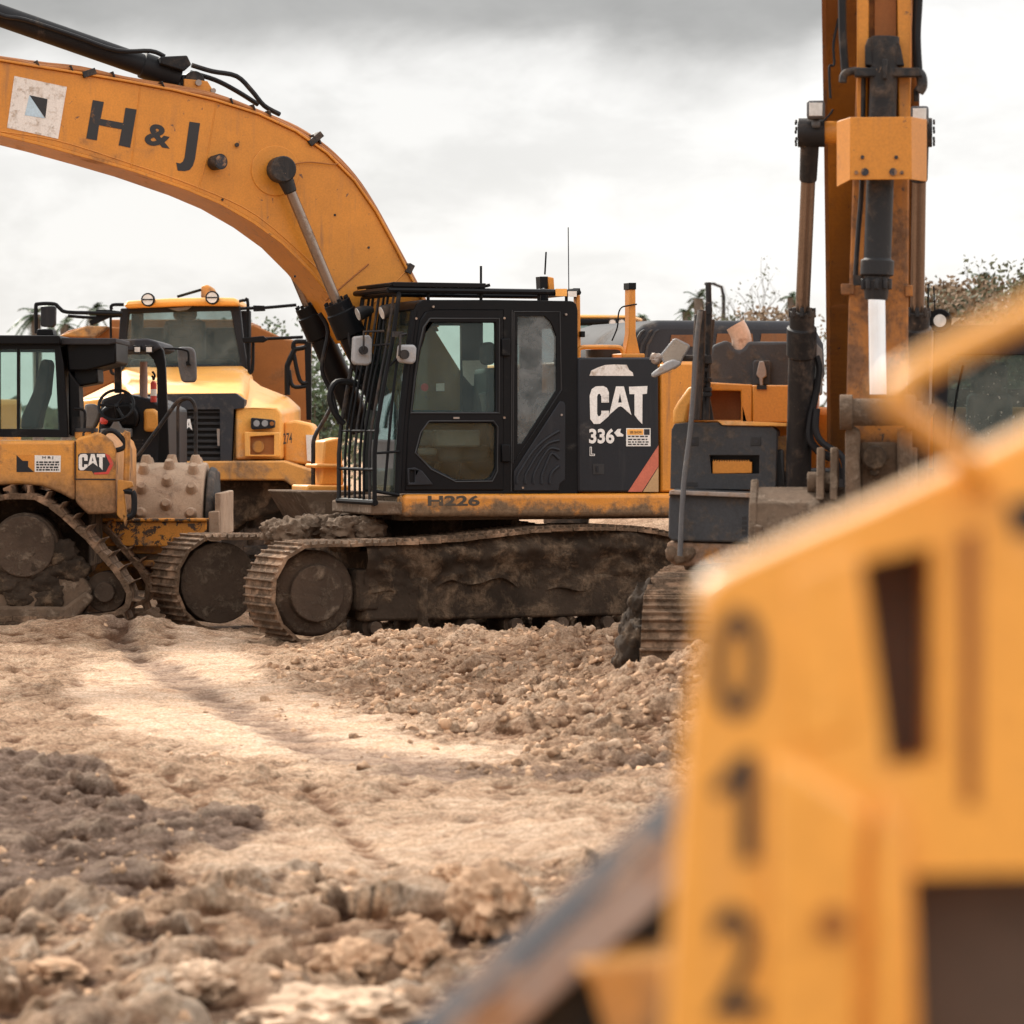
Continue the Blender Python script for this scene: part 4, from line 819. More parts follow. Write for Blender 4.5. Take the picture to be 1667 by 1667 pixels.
b = MB(E); b.front([(1095,691),(1096,668),(1103,655),(1120,632),(1140,622),(1150,622),(1135,640),(1122,662),(1116,690)], X1-.1, .2); b.build('side_cover', M['yellowlight'], e2, .02)
# tool box with step, lower step box, bumper
XT = 1.72
slot = q1([(388,728),(590,728),(590,803),(395,803)])
b = MB(E); b.front([(1093,700),(1098,690),(1118,688),(1168,688),(1176,693),(1258,695),(1265,702),(1263,798),(1091,796)], XT, 1.0, holes=[slot]); b.build('tool_box', M['dusty'], e2, .02, seg=3); tb = LAST[0]
b = MB(E); b.front(slot, XT-.18, XT-.2); b.build('slot_back', M['grille'], tb)
st2 = [(1160,771),(1160,752)]
for i in range(15): st2 += [(1161+i*4.1, 748), (1163+i*4.1, 752)]
st2 += [(1224,752),(1224,770)]
b = MB(E); b.front(st2, XT-.02, XT-.15); b.build('step', M['yellow'], tb, .003)
for a, c_ in ((1120,711),(1222,711)):
    b = MB(E); b.front([(a,c_),(a+17,c_),(a+17,c_+15),(a,c_+15)], XT+.004, XT-.02); b.build('bolt_recess', M['grille'], tb, .004)
    b = MB(E); v = E.u(a+9, c_+8, 0, XT); b.cyl((XT, v.y, v.z), (XT+.012, v.y, v.z), .012, 8); b.build('bolt', M['rust'], tb)
b = MB(E); b.front([(1118,785),(1136,785),(1136,792),(1118,792)], XT+.004, XT-.02); b.build('drain_slot', M['grille'], tb)
b = MB(E); b.front([(1168,685),(1215,686),(1280,689),(1280,694),(1176,692)], XT+.02, 1.1)
for i in range(26): v = E.u(1172+i*3.4, 687.5+i*.08, 0, XT); b.box((XT-.1, v.y, v.z+.002), (.22, .008, .012))
b.build('tread_strip', M['yellowlight'], e2, .003)
b = MB(E); b.front([(1089,812),(1092,800),(1098,796),(1232,801),(1232,884),(1094,881),(1088,874)], XT+.12, 1.2); b.build('lower_step_box', M['dusty'], e2, .03, seg=3); lb = LAST[0]
b = MB(E); b.front([(1088,808),(1091,798),(1232,803),(1232,811),(1092,805)], XT+.17, 1.2); b.build('step_tread', M['steel'], lb, .006)
for i in range(4): b = MB(E); b.front([(1208,841+i*8),(1216,841+i*8),(1216,846+i*8),(1208,846+i*8)], XT+.123, XT+.1); b.build('vent_hole', M['grille'], lb)
b = MB(E); b.front([(1086,882),(1232,886),(1236,912),(1190,914),(1120,922),(1095,920),(1086,908)], XT+.1, 1.1); b.build('bumper_plate', mat('mud_smeared_bumper', (.40, .17, .035), .7, dirt=.75, dscale=4, dcol=(.2, .13, .09), bump=.5, streak=.8), e2, .02)
b = MB(E); v = E.u(1107, 906, 0, XT+.1)
for dx_ in (-.06, 0, .06): b.lump((XT+.12, v.y+dx_, v.z+abs(dx_)*.3), (.03, .045, .05), int(dx_*100), 2, .4)
b.build('mud_lumps', M['mud'], e2, sharp=70)
b = MB(E); b.front([(1245,730),(1262,711),(1285,708),(1285,790),(1262,790),(1250,760)], 1.45, 1.2); b.build('hinge_bracket', M['yellowmud'], e2, .01)
b = MB(E); b.front([(1255,735),(1275,730),(1278,800),(1262,800)], 1.55, 1.3); b.bb(.9, 1.45, -.72, .55, 1.3, 1.85); b.build('front_machinery', M['grille'], e2, .02)
# handrails, bars and mirrors on the left of the picture
b = MB(E); b.ftube([(1140,506),(1134,560),(1125,690),(1113,790),(1107,905)], XT+.22, .019, 8); b.build('grab_pole', M['darkmirror'], e2)
b = MB(E); b.ftube([(1142,505),(1139,600),(1134,684)], XT+.1, .034, 8); b.ftube([(1137,512),(1133,600),(1131,680)], XT-.1, .03, 8); b.ftube([(1154,500),(1152,600),(1150,684)], XT, .026, 8); b.ftube([(1160,520),(1152,600),(1144,640)], XT-.2, .018); b.front([(1122,684),(1124,650),(1132,600),(1150,600),(1156,650),(1162,684)], XT-.05, XT-.12); b.build('handrail', M['greycyl'], e2, .004)
b = MB(E); b.ftube([(1154,500),(1153,460)], XT, .022, 8); b.front([(1148,492),(1159,492),(1158,512),(1148,512)], XT+.03, XT-.03); b.build('mirror_post', M['greycyl'], e2, .004)
b = MB(E); b.ftube([(1066,592),(1075,586),(1085,580),(1120,583),(1150,581)], XT+.05, .022, 8); b.front([(1132,580),(1158,578),(1159,592),(1132,592)], XT+.09, XT+.02); b.build('mirror_arm', M['greycyl'], e2, .004)
b = MB(E)
for k in range(8): v = E.u(1142+random.uniform(-3, 10), 594+k*8, 0, XT+.03); b.box(tuple(v), (.06, .045, .03), (0, 0, k*17))
b.build('clamp_bolt', M['greycyl'], e2, .004)
b = MB(E); b.front(q5([(598,622),(690,510),(712,502),(798,545),(806,560),(762,632),(735,688),(700,715),(640,700)]), XT+.10, XT+.06); b.build('side_mirror', M['mirrorback'], e2, .008); mi_ = LAST[0]
b = MB(E); b.front(q5([(615,620),(694,520),(712,512),(790,552),(794,560),(754,628),(728,680),(700,700),(648,690)]), XT+.103, XT+.099); b.build('mirror_glass', M['mirrorglass'], mi_)
b = MB(E); b.front(q5([(540,745),(640,665),(690,645),(745,662),(740,685),(640,735),(560,768),(545,766)]), XT+.20, XT+.12); b.build('side_mirror', M['mirrorback'], e2, .015)
b = MB(E)
for q in ((575,650),(590,632),(570,630)): v = E.u(*q5([q])[0], 0, XT+.08); b.lump(tuple(v), (.03,.035,.03), q[0], 2, .4)
b.build('mirror_clamp', M['steel'], e2)
# boom of the right excavator
bp = [(1.25, 1.95), (1.7, 3.0), (2.5, 4.15), (3.5, 5.2), (4.6, 6.2), (5.6, 7.1)]; bq = [(.55, 2.0), (.75, 3.2), (1.5, 4.6), (2.6, 5.8), (3.9, 6.8), (5.2, 7.8)]
b = MB(E); b.prism(bp+bq[::-1], 1, -.36, .26); b.build('boom', M['yellow'], e2, .012); bm2 = LAST[0]
b = MB(E); b.strip(bp, .03, -.375, .28); b.build('boom_flange', M['darkorange'], bm2, .004)
# stick
XS = 4.75
b = MB(E); b.front([(1395,-120),(1395,100),(1388,300),(1382,480),(1378,640),(1376,740),(1378,905),(1500,905),(1478,640),(1480,300),(1484,100),(1487,-120)], XS-.12, XS-.55); b.build('stick', M['stick'], e2, .012); sk = LAST[0]
b = MB(E); b.front([(1395,-120),(1415,-120),(1414,60),(1411,210),(1395,210)], XS+.06, XS-.13); b.front([(1460,-120),(1484,-120),(1482,210),(1462,210)], XS+.06, XS-.13); b.build('stick_rib', M['yellow'], sk, .01)
b = MB(E); b.front([(1424,-120),(1459,-120),(1459,62),(1424,62)], XS-.06, XS-.14); b.build('stick_web', M['orange'], sk)
b = MB(E); b.front([(1369,462),(1390,462),(1390,479),(1369,479)], XS-.1, XS-.2); b.front([(1474,464),(1486,464),(1486,482),(1474,482)], XS-.1, XS-.2); b.build('stick_tab', M['stick'], sk, .004)
# yellow guard plate bent in three
zt_, zb_ = E.u(1430, 190, 0, XS+.35).z, E.u(1430, 292, 0, XS+.35).z
ys_ = [E.u(p, 240, 0, q).y for p, q in ((1362, XS+.1), (1384, XS+.33), (1484, XS+.33), (1509, XS+.12))]; xs_ = [XS+.1, XS+.33, XS+.33, XS+.12]
b = MB(E); b.loft([[(xs_[i], ys_[i], z_+dz) for z_, dz in ((zb_, -.03 if i == 0 else 0), (zt_, -.01 if i == 0 else 0))]+[(xs_[i]-.02, ys_[i]+(.012 if i == 0 else (-.012 if i == 3 else 0)), z_) for z_ in (zt_, zb_)] for i in range(4)]); b.build('guard_plate', M['yellow'], e2, .004); gp_ = LAST[0]
b = MB(E)
for px_, py_, r_ in ((1404,256,.012),(1459,256,.012),(1394,281,.012),(1468,281,.012),(1408,280,.024),(1454,280,.024)): v = E.u(px_, py_, 0, XS+.33); b.cyl((XS+.32, v.y, v.z), (XS+.345, v.y, v.z), r_, 12)
b.build('guard_bolt', M['rust'], gp_)
# bucket cylinder
def fp(px, py, x=XS+.12): return E.u(px, py, 0, x)
c0, c1 = fp(1441, 60), fp(1427, 462); b = MB(E); b.prof(c0, c1, [(0, .09), (.08, .09), (.1, .086), (.9, .086), (.905, .105), (.965, .105), (.97, .08), (1, .08)], 28)
for k in range(10): a = k*math.pi/5; b.cyl(c1+Vector((math.cos(a)*.085, math.sin(a)*.085, .03)), c1+Vector((math.cos(a)*.085, math.sin(a)*.085, -.035)), .017, 6)
d_ = (c1-c0).normalized(); b.prof(c1-d_*.02, c1+d_*.10, [(0, .088), (1, .07)], 20); b.build('bucket_cylinder', M['greycyl'], e2, .004); bc = LAST[0]
b = MB(E); b.cyl(c1, fp(1429, 642), .054, 32); b.build('chrome_rod', M['chrome'], bc)
b = MB(E); b.front([(1413,62),(1460,62),(1466,75),(1472,106),(1408,106),(1408,75)], XS+.16, XS-.1); b.front([(1391,110),(1497,110),(1502,124),(1391,124)], XS+.19, XS+.08); b.ftube([(1372,135),(1374,122),(1385,116),(1400,116)], XS+.14, .026); b.ftube([(1495,118),(1500,125),(1501,140),(1495,150)], XS+.14, .035); b.front([(1436,96),(1445,96),(1444,128),(1437,128)], XS+.25, XS+.18); b.build('cylinder_clamp', M['greycyl'], bc, .008)
b = MB(E); b.ftube([(1406,115),(1405,190),(1403,300),(1397,380),(1393,445),(1395,463)], XS+.06, .016); b.front([(1389,448),(1406,448),(1406,464),(1389,464)], XS+.1, XS); b.build('cylinder_pipe', M['greycyl'], bc)
b = MB(E); b.ftube([(1376,118),(1372,60),(1371,0),(1370,-80)], XS+.1, .026); b.ftube([(1497,118),(1494,60),(1497,0),(1499,-80)], XS+.1, .02); b.ftube([(1491,118),(1489,60),(1491,0),(1493,-80)], XS, .018); b.ftube([(1491,145),(1492,165)], XS+.1, .016); b.build('hydraulic_hose', M['hose'], e2)
b = MB(E); b.ftube([(1352,160),(1350,110),(1358,105),(1357,70),(1366,20),(1368,-60)], 3.2, .009); b.ftube([(1340,198),(1352,185),(1356,178)], 3, .007); b.build('wire', M['hose'], e2)
# boom cylinders either side
for s_, tx, hx, lx, yy in ((-1, 1319, 1306, 1299, None), (1, 1497, 1493, 1490, None)):
    t_, h_, l_ = E.u(tx, 216, 0, 2.75), E.u(hx, 505, 0, 2.2), E.u(lx, 806, 0, 1.7)
    b = MB(E); b.cyl(t_, h_+(l_-h_)*.05, .050, 20); b.build('cylinder_rod', M['rod'], e2)
    b = MB(E); b.prof(h_, l_, [(0, .088), (.09, .088), (.095, .105), (.24, .105), (.25, .09), (1, .09)], 24)
    for k in range(8): a = k*math.pi/4; b.cyl(h_+Vector((math.cos(a)*.08, math.sin(a)*.08, .015)), h_+Vector((math.cos(a)*.08, math.sin(a)*.08, -.05)), .016, 6)
    b.build('cylinder_barrel', M['greycyl'], e2, .003)
    b = MB(E); o_ = -s_; b.cyl((t_.x, t_.y+s_*.085, t_.z), (t_.x, t_.y-s_*.1, t_.z), .10, 24)
    for k in range(7): a = k*.9; b.cyl((t_.x+math.cos(a)*.08, t_.y+s_*.09, t_.z+math.sin(a)*.08), (t_.x+math.cos(a)*.08, t_.y+s_*.105, t_.z+math.sin(a)*.08), .016, 6)
    b.tube([t_, t_+(h_-t_).normalized()*.35], [.066, .06], 14); b.build('rod_eye', M['greycyl'], e2, .006)
    b = MB(E); b.cyl((t_.x, t_.y-s_*.08, t_.z), (t_.x, -s_*-.26, t_.z), .078, 20); b.build('boom_pin_boss', M['yellow'], bm2)
    lx_, ly_ = ((1328, 178) if s_ < 0 else (1497, 187)); v = E.u(lx_, ly_, 0, 2.95); b = MB(E); w_ = .062
    b.bb(2.82, 2.95, v.y-w_, v.y+w_, v.z-w_, v.z+w_); b.bb(2.85, 2.9, v.y-.03, v.y+.03, v.z-.12, v.z-w_); b.build('work_lamp', M['darkmirror'], e2, .02, seg=3); lp = LAST[0]
    b = MB(E); b.bb(2.951, 2.955, v.y-.045, v.y+.045, v.z-.045, v.z+.045); b.build('lens', M['lens'], lp, .003)
b = MB(E); b.ftube([(1328,580),(1333,600),(1328,640),(1320,680),(1319,715),(1335,735),(1360,750),(1366,780)], 2.0, .026); b.ftube([(1330,665),(1328,700),(1340,722),(1372,745),(1378,790)], 2.05, .024); b.ftube([(1326,590),(1322,640),(1318,700),(1325,730),(1352,748)], 1.9, .02); b.build('hydraulic_hose', M['hose'], e2)
# linkage and mud caked bucket
XL = 4.95
b = MB(E); v = fp(1375, 671, XL); w_ = fp(1480, 671, XL); b.cyl((XL, v.y, v.z), (XL, w_.y, w_.z), .085, 24); b.cyl((XL, v.y-.03, v.z), (XL, v.y+.05, v.z), .11, 24); b.cyl((XL, w_.y-.03, w_.z), (XL, w_.y+.04, w_.z), .11, 24); b.build('linkage_pin', M['mud'], e2, .006)
b = MB(E); b.front([(1376,700),(1384,690),(1400,700),(1402,905),(1376,905)], XL, XL-.3); b.front([(1460,700),(1484,690),(1490,905),(1462,905)], XL, XL-.3); b.front([(1400,720),(1462,720),(1462,900),(1400,900)], XL-.1, XL-.3); b.build('linkage', M['mud'], e2, .02)
b = MB(E); v = fp(1424, 745, XL); b.cyl((XL-.2, v.y, v.z), (XL+.02, v.y, v.z), .075, 24); v = fp(1424, 768, XL); b.cyl((XL-.2, v.y, v.z), (XL, v.y, v.z), .03, 12); b.build('linkage_cover', M['mudd'], e2, .01)
XB = 4.6
yl, yr = E.u(1222, 850, 0, XB).y, E.u(1640, 850, 0, XB).y; zt2 = E.u(1300, 792, 0, XB).z
pr = [(XB, zt2), (XB+.25, zt2-.10), (XB+.42, zt2-.4), (XB+.38, zt2-.85), (XB+.1, zt2-1.15), (XB-.35, zt2-1.2), (XB-.7, zt2-.95)]; inn = [(p[0]*.93+(XB-.3)*.07, p[1]*.93+(zt2-.5)*.07) for p in pr]
b = MB(E); b.prism(pr+inn[::-1], 1, yl+.04, yr-.04); b.build('bucket', M['mud'], e2, .01); bk_ = LAST[0]
b = MB(E); ps = [(XB-.05, zt2+.05)]+[(p[0]+.02, p[1]) for p in pr]; b.prism(ps, 1, yl, yl+.05); b.prism(ps, 1, yr-.05, yr); b.build('bucket_side', M['mud'], bk_, .012)
b = MB(E); b.front([(1228,855),(1240,858),(1238,905),(1230,905)], XB+.6, XB+.1)
for a in (1330, 1352, 1460, 1480): v = E.u(a, 780, 0, XB); b.prism([(XB-.1, zt2-.05), (XB-.1, zt2+.22), (XB+.05, zt2+.25), (XB+.28, zt2-.08)], 1, v.y, v.y+.05)
b.build('bucket_ear', M['mud'], bk_, .01)
b = MB(E); v = E.u(1330, 786, 0, XB); b.cyl((XB+.05, v.y-.06, v.z), (XB+.05, v.y+.1, v.z), .07, 16); b.build('bucket_pin', M['mud'], bk_, .01)
# cab of the right excavator
Xc = 1.55
win = [(1544,586),(1552,578),(1740,578),(1740,760),(1540,762)]
co_ = [(1518,800),(1520,540),(1530,530),(1560,528),(1745,528),(1752,540),(1752,800)]
b = MB(E); b.front(co_, Xc, Xc-.07, holes=[win]); yl_, yr_ = E.u(1520,600,0,Xc).y, E.u(1752,600,0,Xc).y; zc_ = E.u(1600,529,0,Xc).z; zf_ = E.u(1600,800,0,Xc).z
b.bb(.0, Xc-.07, yl_, yr_, zc_-.1, zc_-.004); b.bb(.0, Xc-.07, yl_, yr_, zf_-.1, zf_+.05); b.bb(0, .1, yl_, yl_+.12, zf_, zc_-.1); b.bb(0, .1, yr_-.12, yr_, zf_, zc_-.1); b.bb(0, .08, yl_, yr_, zf_, zf_+.75); b.bb(0, Xc-.07, yl_+.01, yl_+.05, zf_, zf_+.5); b.bb(0, Xc-.07, yr_-.05, yr_-.01, zf_, zf_+.5)
b.build('cab', M['panel'], e2, .012); cb2 = LAST[0]
b = MB(E); b.front(win, Xc-.03, Xc-.036); b.build('windshield', glass('mud_spotted_glass', (.58,.68,.66), .22, (.3,.3,.26), spots=.8), cb2)
b = MB(E); b.bb(.04, .045, yl_+.12, yr_-.12, zf_+.75, zc_-.1); b.build('rear_window', M['glass'], cb2)
b = MB(E); v = E.u(1611, 640, 0, .6); b.bb(.42, .58, v.y-.17, v.y+.17, v.z-.5, v.z+.0); b.bb(.40, .54, v.y-.135, v.y+.135, v.z-.05, v.z+.23); b.bb(.5, 1.0, v.y-.22, v.y+.22, v.z-.62, v.z-.46); b.build('seat', M['seat'], cb2, .05, seg=3)
b = MB(E); b.ftube([(1568,595),(1558,640),(1550,700),(1542,760)], Xc+.02, .008); b.build('wiper', M['black'], cb2)
b = MB(E); b.ftube([(1516,548),(1514,640),(1508,760)], Xc+.1, .014); b.ftube([(1508,640),(1506,660),(1508,740)], Xc+.15, .02); b.build('cab_handrail', M['steel'], cb2)
b = MB(E); v = E.u(1530, 522, 0, Xc+.05); b.prof(v+Vector((-.12,0,0)), v, [(0,.05),(.5,.085),(1,.085)], 20); b.build('cab_lamp', M['black'], cb2, .008); lp = LAST[0]
b = MB(E); b.cyl(v, v+Vector((.006,0,0)), .045, 20); b.build('lens', M['lens'], lp)
b = MB(E); b.front([(1506,516),(1522,514),(1524,507),(1508,505)], Xc, Xc-.1); b.ftube([(1511,507),(1511,462)], Xc-.05, .007, 6); b.ftube([(1522,507),(1520,466)], Xc-.05, .006, 6); b.build('antenna', M['black'], cb2)
b = MB(E); b.ftube([(1460,700,1.9),(1500,690,1.8),(1520,660,1.7)], 1.8, .03)
for k in range(4): v = E.u(1478+k*9, 655+k*7, 0, 2.0); b.box(tuple(v), (.2, .05, .14))
b.build('front_valves', M['mud'], e2, .01)
# ---------------------------------------------------------------- bulldozer, cut by the left edge
D = Rig(-5.2, 36.6, 0, 180)
dz = thing('bulldozer', D, 'muddy yellow bulldozer cut by the left edge with enclosed black cab', 'bulldozer')
YT = 1.25; s_pts = [(-330,1002),(-120,1010),(100,1012),(180,1008),(212,990),(216,968),(198,935),(140,868),(88,822),(60,806),(20,803),(-30,812),(-95,862),(-300,930),(-345,965)]
pth = D.S(s_pts, YT)
for y0_, y1_ in ((.62, 1.25), (-1.25, -.62)): belt(D, pth[::-1], 46, y0_, y1_, rib=.085, th=.05, tri=True).build('track', M['track'], dz, .003, seg=1)
v = D.u(38, 890, 1, YT); b = MB(D); b.prof((v.x, .7, v.z), (v.x, 1.22, v.z), [(0,.33),(.8,.33),(.86,.325),(.88,.305),(1,.30)], 40); b.build('drive_wheel', M['wheelmud'], dz, .01)
for px_ in (168, -300): w_ = D.u(px_, 965, 1, YT); b = MB(D); b.prof((w_.x, .7, w_.z), (w_.x, 1.15, w_.z), [(0,.2),(.8,.2),(.85,.1),(1,.1)], 24); b.build('idler_wheel', M['wheelmud'], dz, .01)
b = MB(D); b.side([(-300,1018),(110,1022),(125,1012),(150,960),(110,905),(60,862),(0,860),(-80,920),(-300,960)], 1.18, .7); b.build('track_frame', M['mud'], dz, .03)
b = MB(D); b.side([(-300,985),(105,988),(140,962),(152,975),(112,1021),(-300,1018)], 1.24, 1.1); b.build('guard_plate', M['mud'], dz, .03)
b = MB(D)
for i in range(10): q = D.u(-10+i*13, 905+(i % 4)*22, 1, 1.2); b.lump((q.x, 1.12, q.z), (.20, .09, .15), 80+i, 4, .28, 1.6)
b.build('packed_mud', M['mudd'], dz, sharp=70)
b = MB(D); b.bb(-1.0, 2.6, -.6, .6, .6, 1.3); b.build('underbody', M['mudd'], dz, .02)
YBd = 1.0
b = MB(D); b.side(k3([(-420,52),(300,52),(362,52),(362,240),(362,345),(290,306),(200,272),(80,262),(-60,272),(-200,335),(-400,420)]), YBd, -YBd); b.build('fender', M['dozer'], dz, .035, seg=3)
b = MB(D); b.side(k3([(364,52),(372,38),(470,10),(500,22),(545,58),(560,100),(560,405),(425,410),(380,366),(364,348)]), YBd, -YBd); b.build('side_panel', M['dozer'], dz, .03, seg=3); dsp = LAST[0]
b = MB(D); b.stube(k3([(364,55),(364,238),(560,240)]), YBd+.001, .008, 6, sm=False); b.build('panel_seam', M['grille'], dsp)
b = MB(D); v = D.u(140,722,1,.7); w_ = D.u(140,703,1,.7); b.prof(v, w_, [(0,.085),(.35,.085),(.4,.11),(1,.11)], 20); b.build('filler_neck', M['dozer'], dz, .004)
b = MB(D); w2 = D.u(140,697,1,.7); b.cyl(w_, w2, .12, 20); b.stube(k2([(540,1010),(545,1040),(590,1035),(600,1005)]), .8, .015); b.build('filler_cap', M['grille'], dz, .004)
dq = k3([(378,120),(390,112),(508,112),(520,122),(548,165),(522,212),(455,215),(445,200),(378,195)])
b = MB(D); b.side(dq, YBd+.003, YBd-.001); b.build('logo_backing', M['ink'], dsp)
b = MB(D); b.side(k3([(508,114),(530,122),(551,165),(525,214),(458,216),(454,207),(514,203),(533,165),(516,130)]), YBd+.006, YBd+.002); b.build('logo_edge', M['red'], dsp)
def cat_logo(rig, f, y, names, par, mt, ax=1, part='CAT'):
    b = MB(rig); add = (lambda pts, holes=(): b.prism(rig.S(f(pts), y) if ax == 1 else rig.F(f(pts), y), ax, y, y-.004, [rig.S(f(h), y) if ax == 1 else rig.F(f(h), y) for h in holes]))
    add([(0,.2),(.06,.03),(.15,0),(.28,0),(.34,.1),(.34,.42),(.21,.42),(.21,.22),(.17,.19),(.13,.22),(.13,.78),(.17,.82),(.21,.78),(.21,.64),(.34,.64),(.34,.8),(.19,1),(.06,1),(0,.85)])
    add([(.47,.0),(.60,.0),(.72,.77),(.54,.54),(.35,.77)], holes=[[(.53,.2),(.565,.43),(.50,.43)]])
    if 'T' in part: add([(.69,0),(1,0),(1,.2),(.91,.2),(.91,1),(.78,.78),(.78,.2),(.69,.2)])
    b.build(names, mt, par)
def mapr(x0, y0, x1, y1): return lambda pts: [(x0+p[0]*(x1-x0), y0+p[1]*(y1-y0)) for p in pts]
cat_logo(D, mapr(128, 739, 171, 765.5), YBd+.007, 'logo_lettering', dsp, M['white'])
b = MB(D); b.side(k3([(168,122),(295,124),(293,204),(168,203)]), YBd+.003, YBd-.001); b.build('sticker', M['paper'], dz)
b = MB(D); text_px(b, 'H & J', k3([(205,142),(258,142),(258,127),(205,127)]), 1, YBd+.005, .03)
for yy in (156, 168, 181, 193):
    xx = 176
    while xx < 284: q = random.uniform(7, 22); b.side(k3([(xx,yy-4),(min(xx+q,286),yy-4),(min(xx+q,286),yy+4),(xx,yy+4)]), YBd+.005, YBd+.001); xx += q+4
b.build('sticker_print', M['ink'], dz)
b = MB(D); b.side(k3([(80,122),(80,204),(165,204),(136,178),(136,150),(110,150)]), YBd+.003, YBd-.001); b.build('dark_decal', M['panel'], dz)
b = MB(D); b.side(k3([(84,121),(167,121),(167,200),(138,172),(138,148),(108,148)]), YBd+.003, YBd-.001); b.build('yellow_decal', M['yellow'], dz)
YK = .75
wa, wb = k2([(-400,470),(-20,470),(-20,985),(-400,985)]), k2([(0,470),(108,470),(108,985),(0,985)]); wc = k2([(122,472),(352,470),(384,990),(120,985)])
b = MB(D); b.side(k2([(-500,440),(386,440),(410,560),(440,1040),(-500,1035)]), YK, YK-.06, holes=[wb, wc, wa]); b.prism(D.S(k2([(-500,440),(386,440),(410,560),(440,1040),(-500,1035)]), YK), 1, -YK, -YK+.06, [D.S(wb, YK), D.S(wc, YK), D.S(wa, YK)])
q = D.u(104, 712, 1, YK); q2 = D.u(98, 563, 1, YK); b.prism([(q.x, q.z), (q2.x, q2.z), (q2.x+.06, q2.z), (q.x+.06, q.z)], 1, YK-.06, -YK+.06, ); b.build('cab', M['black'], dz, .01); dcab = LAST[0]
b = MB(D); b.side(k2([(-500,378),(380,380),(392,395),(390,440),(-500,440)]), YK+.08, -YK-.08); b.build('cab_roof', M['black'], dz, .03)
for w_ in (wa, wb, wc): b = MB(D); b.side(w_, YK-.03, YK-.036); b.build('window', M['glass'], dcab); b = MB(D); b.prism(D.S(w_, YK), 1, -YK+.03, -YK+.035); b.build('far_window', M['glass'], dcab)
b = MB(D); b.side(k2([(130,985),(140,900),(210,750),(265,540),(300,530),(320,560),(300,760),(260,880),(240,985)]), .3, -.15); b.build('seat', M['seat'], dcab, .03)
b = MB(D); b.side(k2([(425,440),(440,420),(750,405),(752,560),(640,590),(560,610),(440,612)]), .6, -.5); b.side(k2([(470,600),(630,590),(636,690),(480,718)]), .5, .0); b.side(k2([(440,600),(510,700),(520,1020),(445,1030)]), .62, .3); b.build('rear_guard', M['black'], dz, .02)
b = MB(D); b.side(k2([(-500,395),(395,395),(750,400),(750,430),(700,440),(395,440)]), .7, -.6); b.build('roof_extension', M['hood'], dz, .01)
b = MB(D); b.side(k2([(240,340),(340,342),(345,380),(235,380)]), .3, .0); b.build('roof_base', M['black'], dz, .01)
b = MB(D); b.stube(k3([(600,30),(610,20),(618,30),(612,250)]), .9, .03); b.build('yellow_pipe', M['dozer'], dz)
b = MB(D); b.stube(k3([(510,75),(498,30),(520,5),(560,10),(605,60),(600,85),(560,98),(530,85)]), .9, .026); b.stube(k3([(640,300),(650,320),(648,400),(620,422),(598,415)]), .95, .03); b.stube(k3([(585,290),(640,300)]), .95, .03); b.build('hose', M['hose'], dz)
b = MB(D); b.side(k3([(570,240),(640,250),(645,275),(600,290),(615,420),(590,440),(565,410)]), .98, .9); b.side(k3([(588,400),(620,420),(605,470)]), .98, .9); b.build('latch_bracket', M['yellowmud'], dz, .01)
b = MB(D); b.stube(k2([(480,855),(530,860),(550,890),(545,1010)]), .8, .014); b.side(k2([(465,905),(520,905),(520,1030),(465,1030)]), .7, .5); b.build('grab_rail', M['black'], dz)
# ---------------------------------------------------------------- padfoot compactor facing the camera
K = Rig(-4.7, 39.0, 0, 270)
kr = thing('soil_compactor', K, 'roller with open canopy, steering wheel and studded dusty drum behind the bulldozer', 'compactor')
yd0, yd1 = K.u(-60, 800, 0, .9).y, K.u(336, 800, 0, .9).y
dr_z = K.u(300, 764, 0, .9).z-.62+.03; b = MB(K); b.prof((.75, yd0, dr_z), (.75, yd1, dr_z), [(0,.66),(1,.66)], 56); b.build('drum', M['drum'], kr, .02); drum = LAST[0]
for i in range(13):
    for j in range(9):
        a = R(-60+j*24+(i % 2)*8); y_ = yd1-.12-i*.26
        if y_ < yd0: continue
        c_ = Vector((.75+.66*math.cos(a), y_, dr_z+.66*math.sin(a))); d_ = Vector((math.cos(a), 0, math.sin(a)))
        b = MB(K); b.prof(c_-d_*.01, c_+d_*.085, [(0, .07), (.7, .052), (1, .04)], 12); b.build('drum_stud', M['drum'], drum, .004)
b = MB(K); b.prof((.75, yd1, dr_z), (.75, yd1+.10, dr_z), [(0,.45),(.3,.62),(1,.60)], 40); b.build('drum_end', M['tyre'], kr, .02)
XF = 1.62
b = MB(K); b.front(k3([(-220,428),(1010,428),(1008,444),(-220,444)]), XF+.05, XF-.08); b.front(k3([(-220,444),(1002,444),(1000,565),(440,562),(-220,562)]), XF, XF-.06); b.build('front_frame', M['scratched'], kr, .012); ff = LAST[0]
b = MB(K); b.front(k3([(1010,396),(1062,392),(1066,538),(1012,545)]), XF-.02, XF-.3); b.bb(-.2, XF-.1, yd1+.14, yd1+.2, dr_z-.1, dr_z+.35); b.build('side_frame', M['drum'], kr, .012)
b = MB(K); b.front(k3([(560,635),(790,630),(800,660),(560,665)]), 1.5, 1.0); b.front(k3([(600,560),(1000,565),(1000,600),(600,600)]), 1.45, 1.2); b.bb(.6, 1.3, yd0, yd1, .3, .9); b.build('lower_frame', M['yellowmud'], kr, .01)
b = MB(K); b.front([(155,755),(165,650),(195,640),(246,650),(275,665),(275,770),(155,770)], .0, -2.2); b.bb(-2.2, 0, -1.0, yd1-.1, .5, 1.5); b.build('body', M['panel'], kr, .03)
b = MB(K); b.front(q6([(860,950),(980,950),(1040,985),(1064,1050),(1064,1235),(860,1235)]), .12, -.4); b.build('yellow_cover', M['yellowlight'], kr, .04, seg=3)
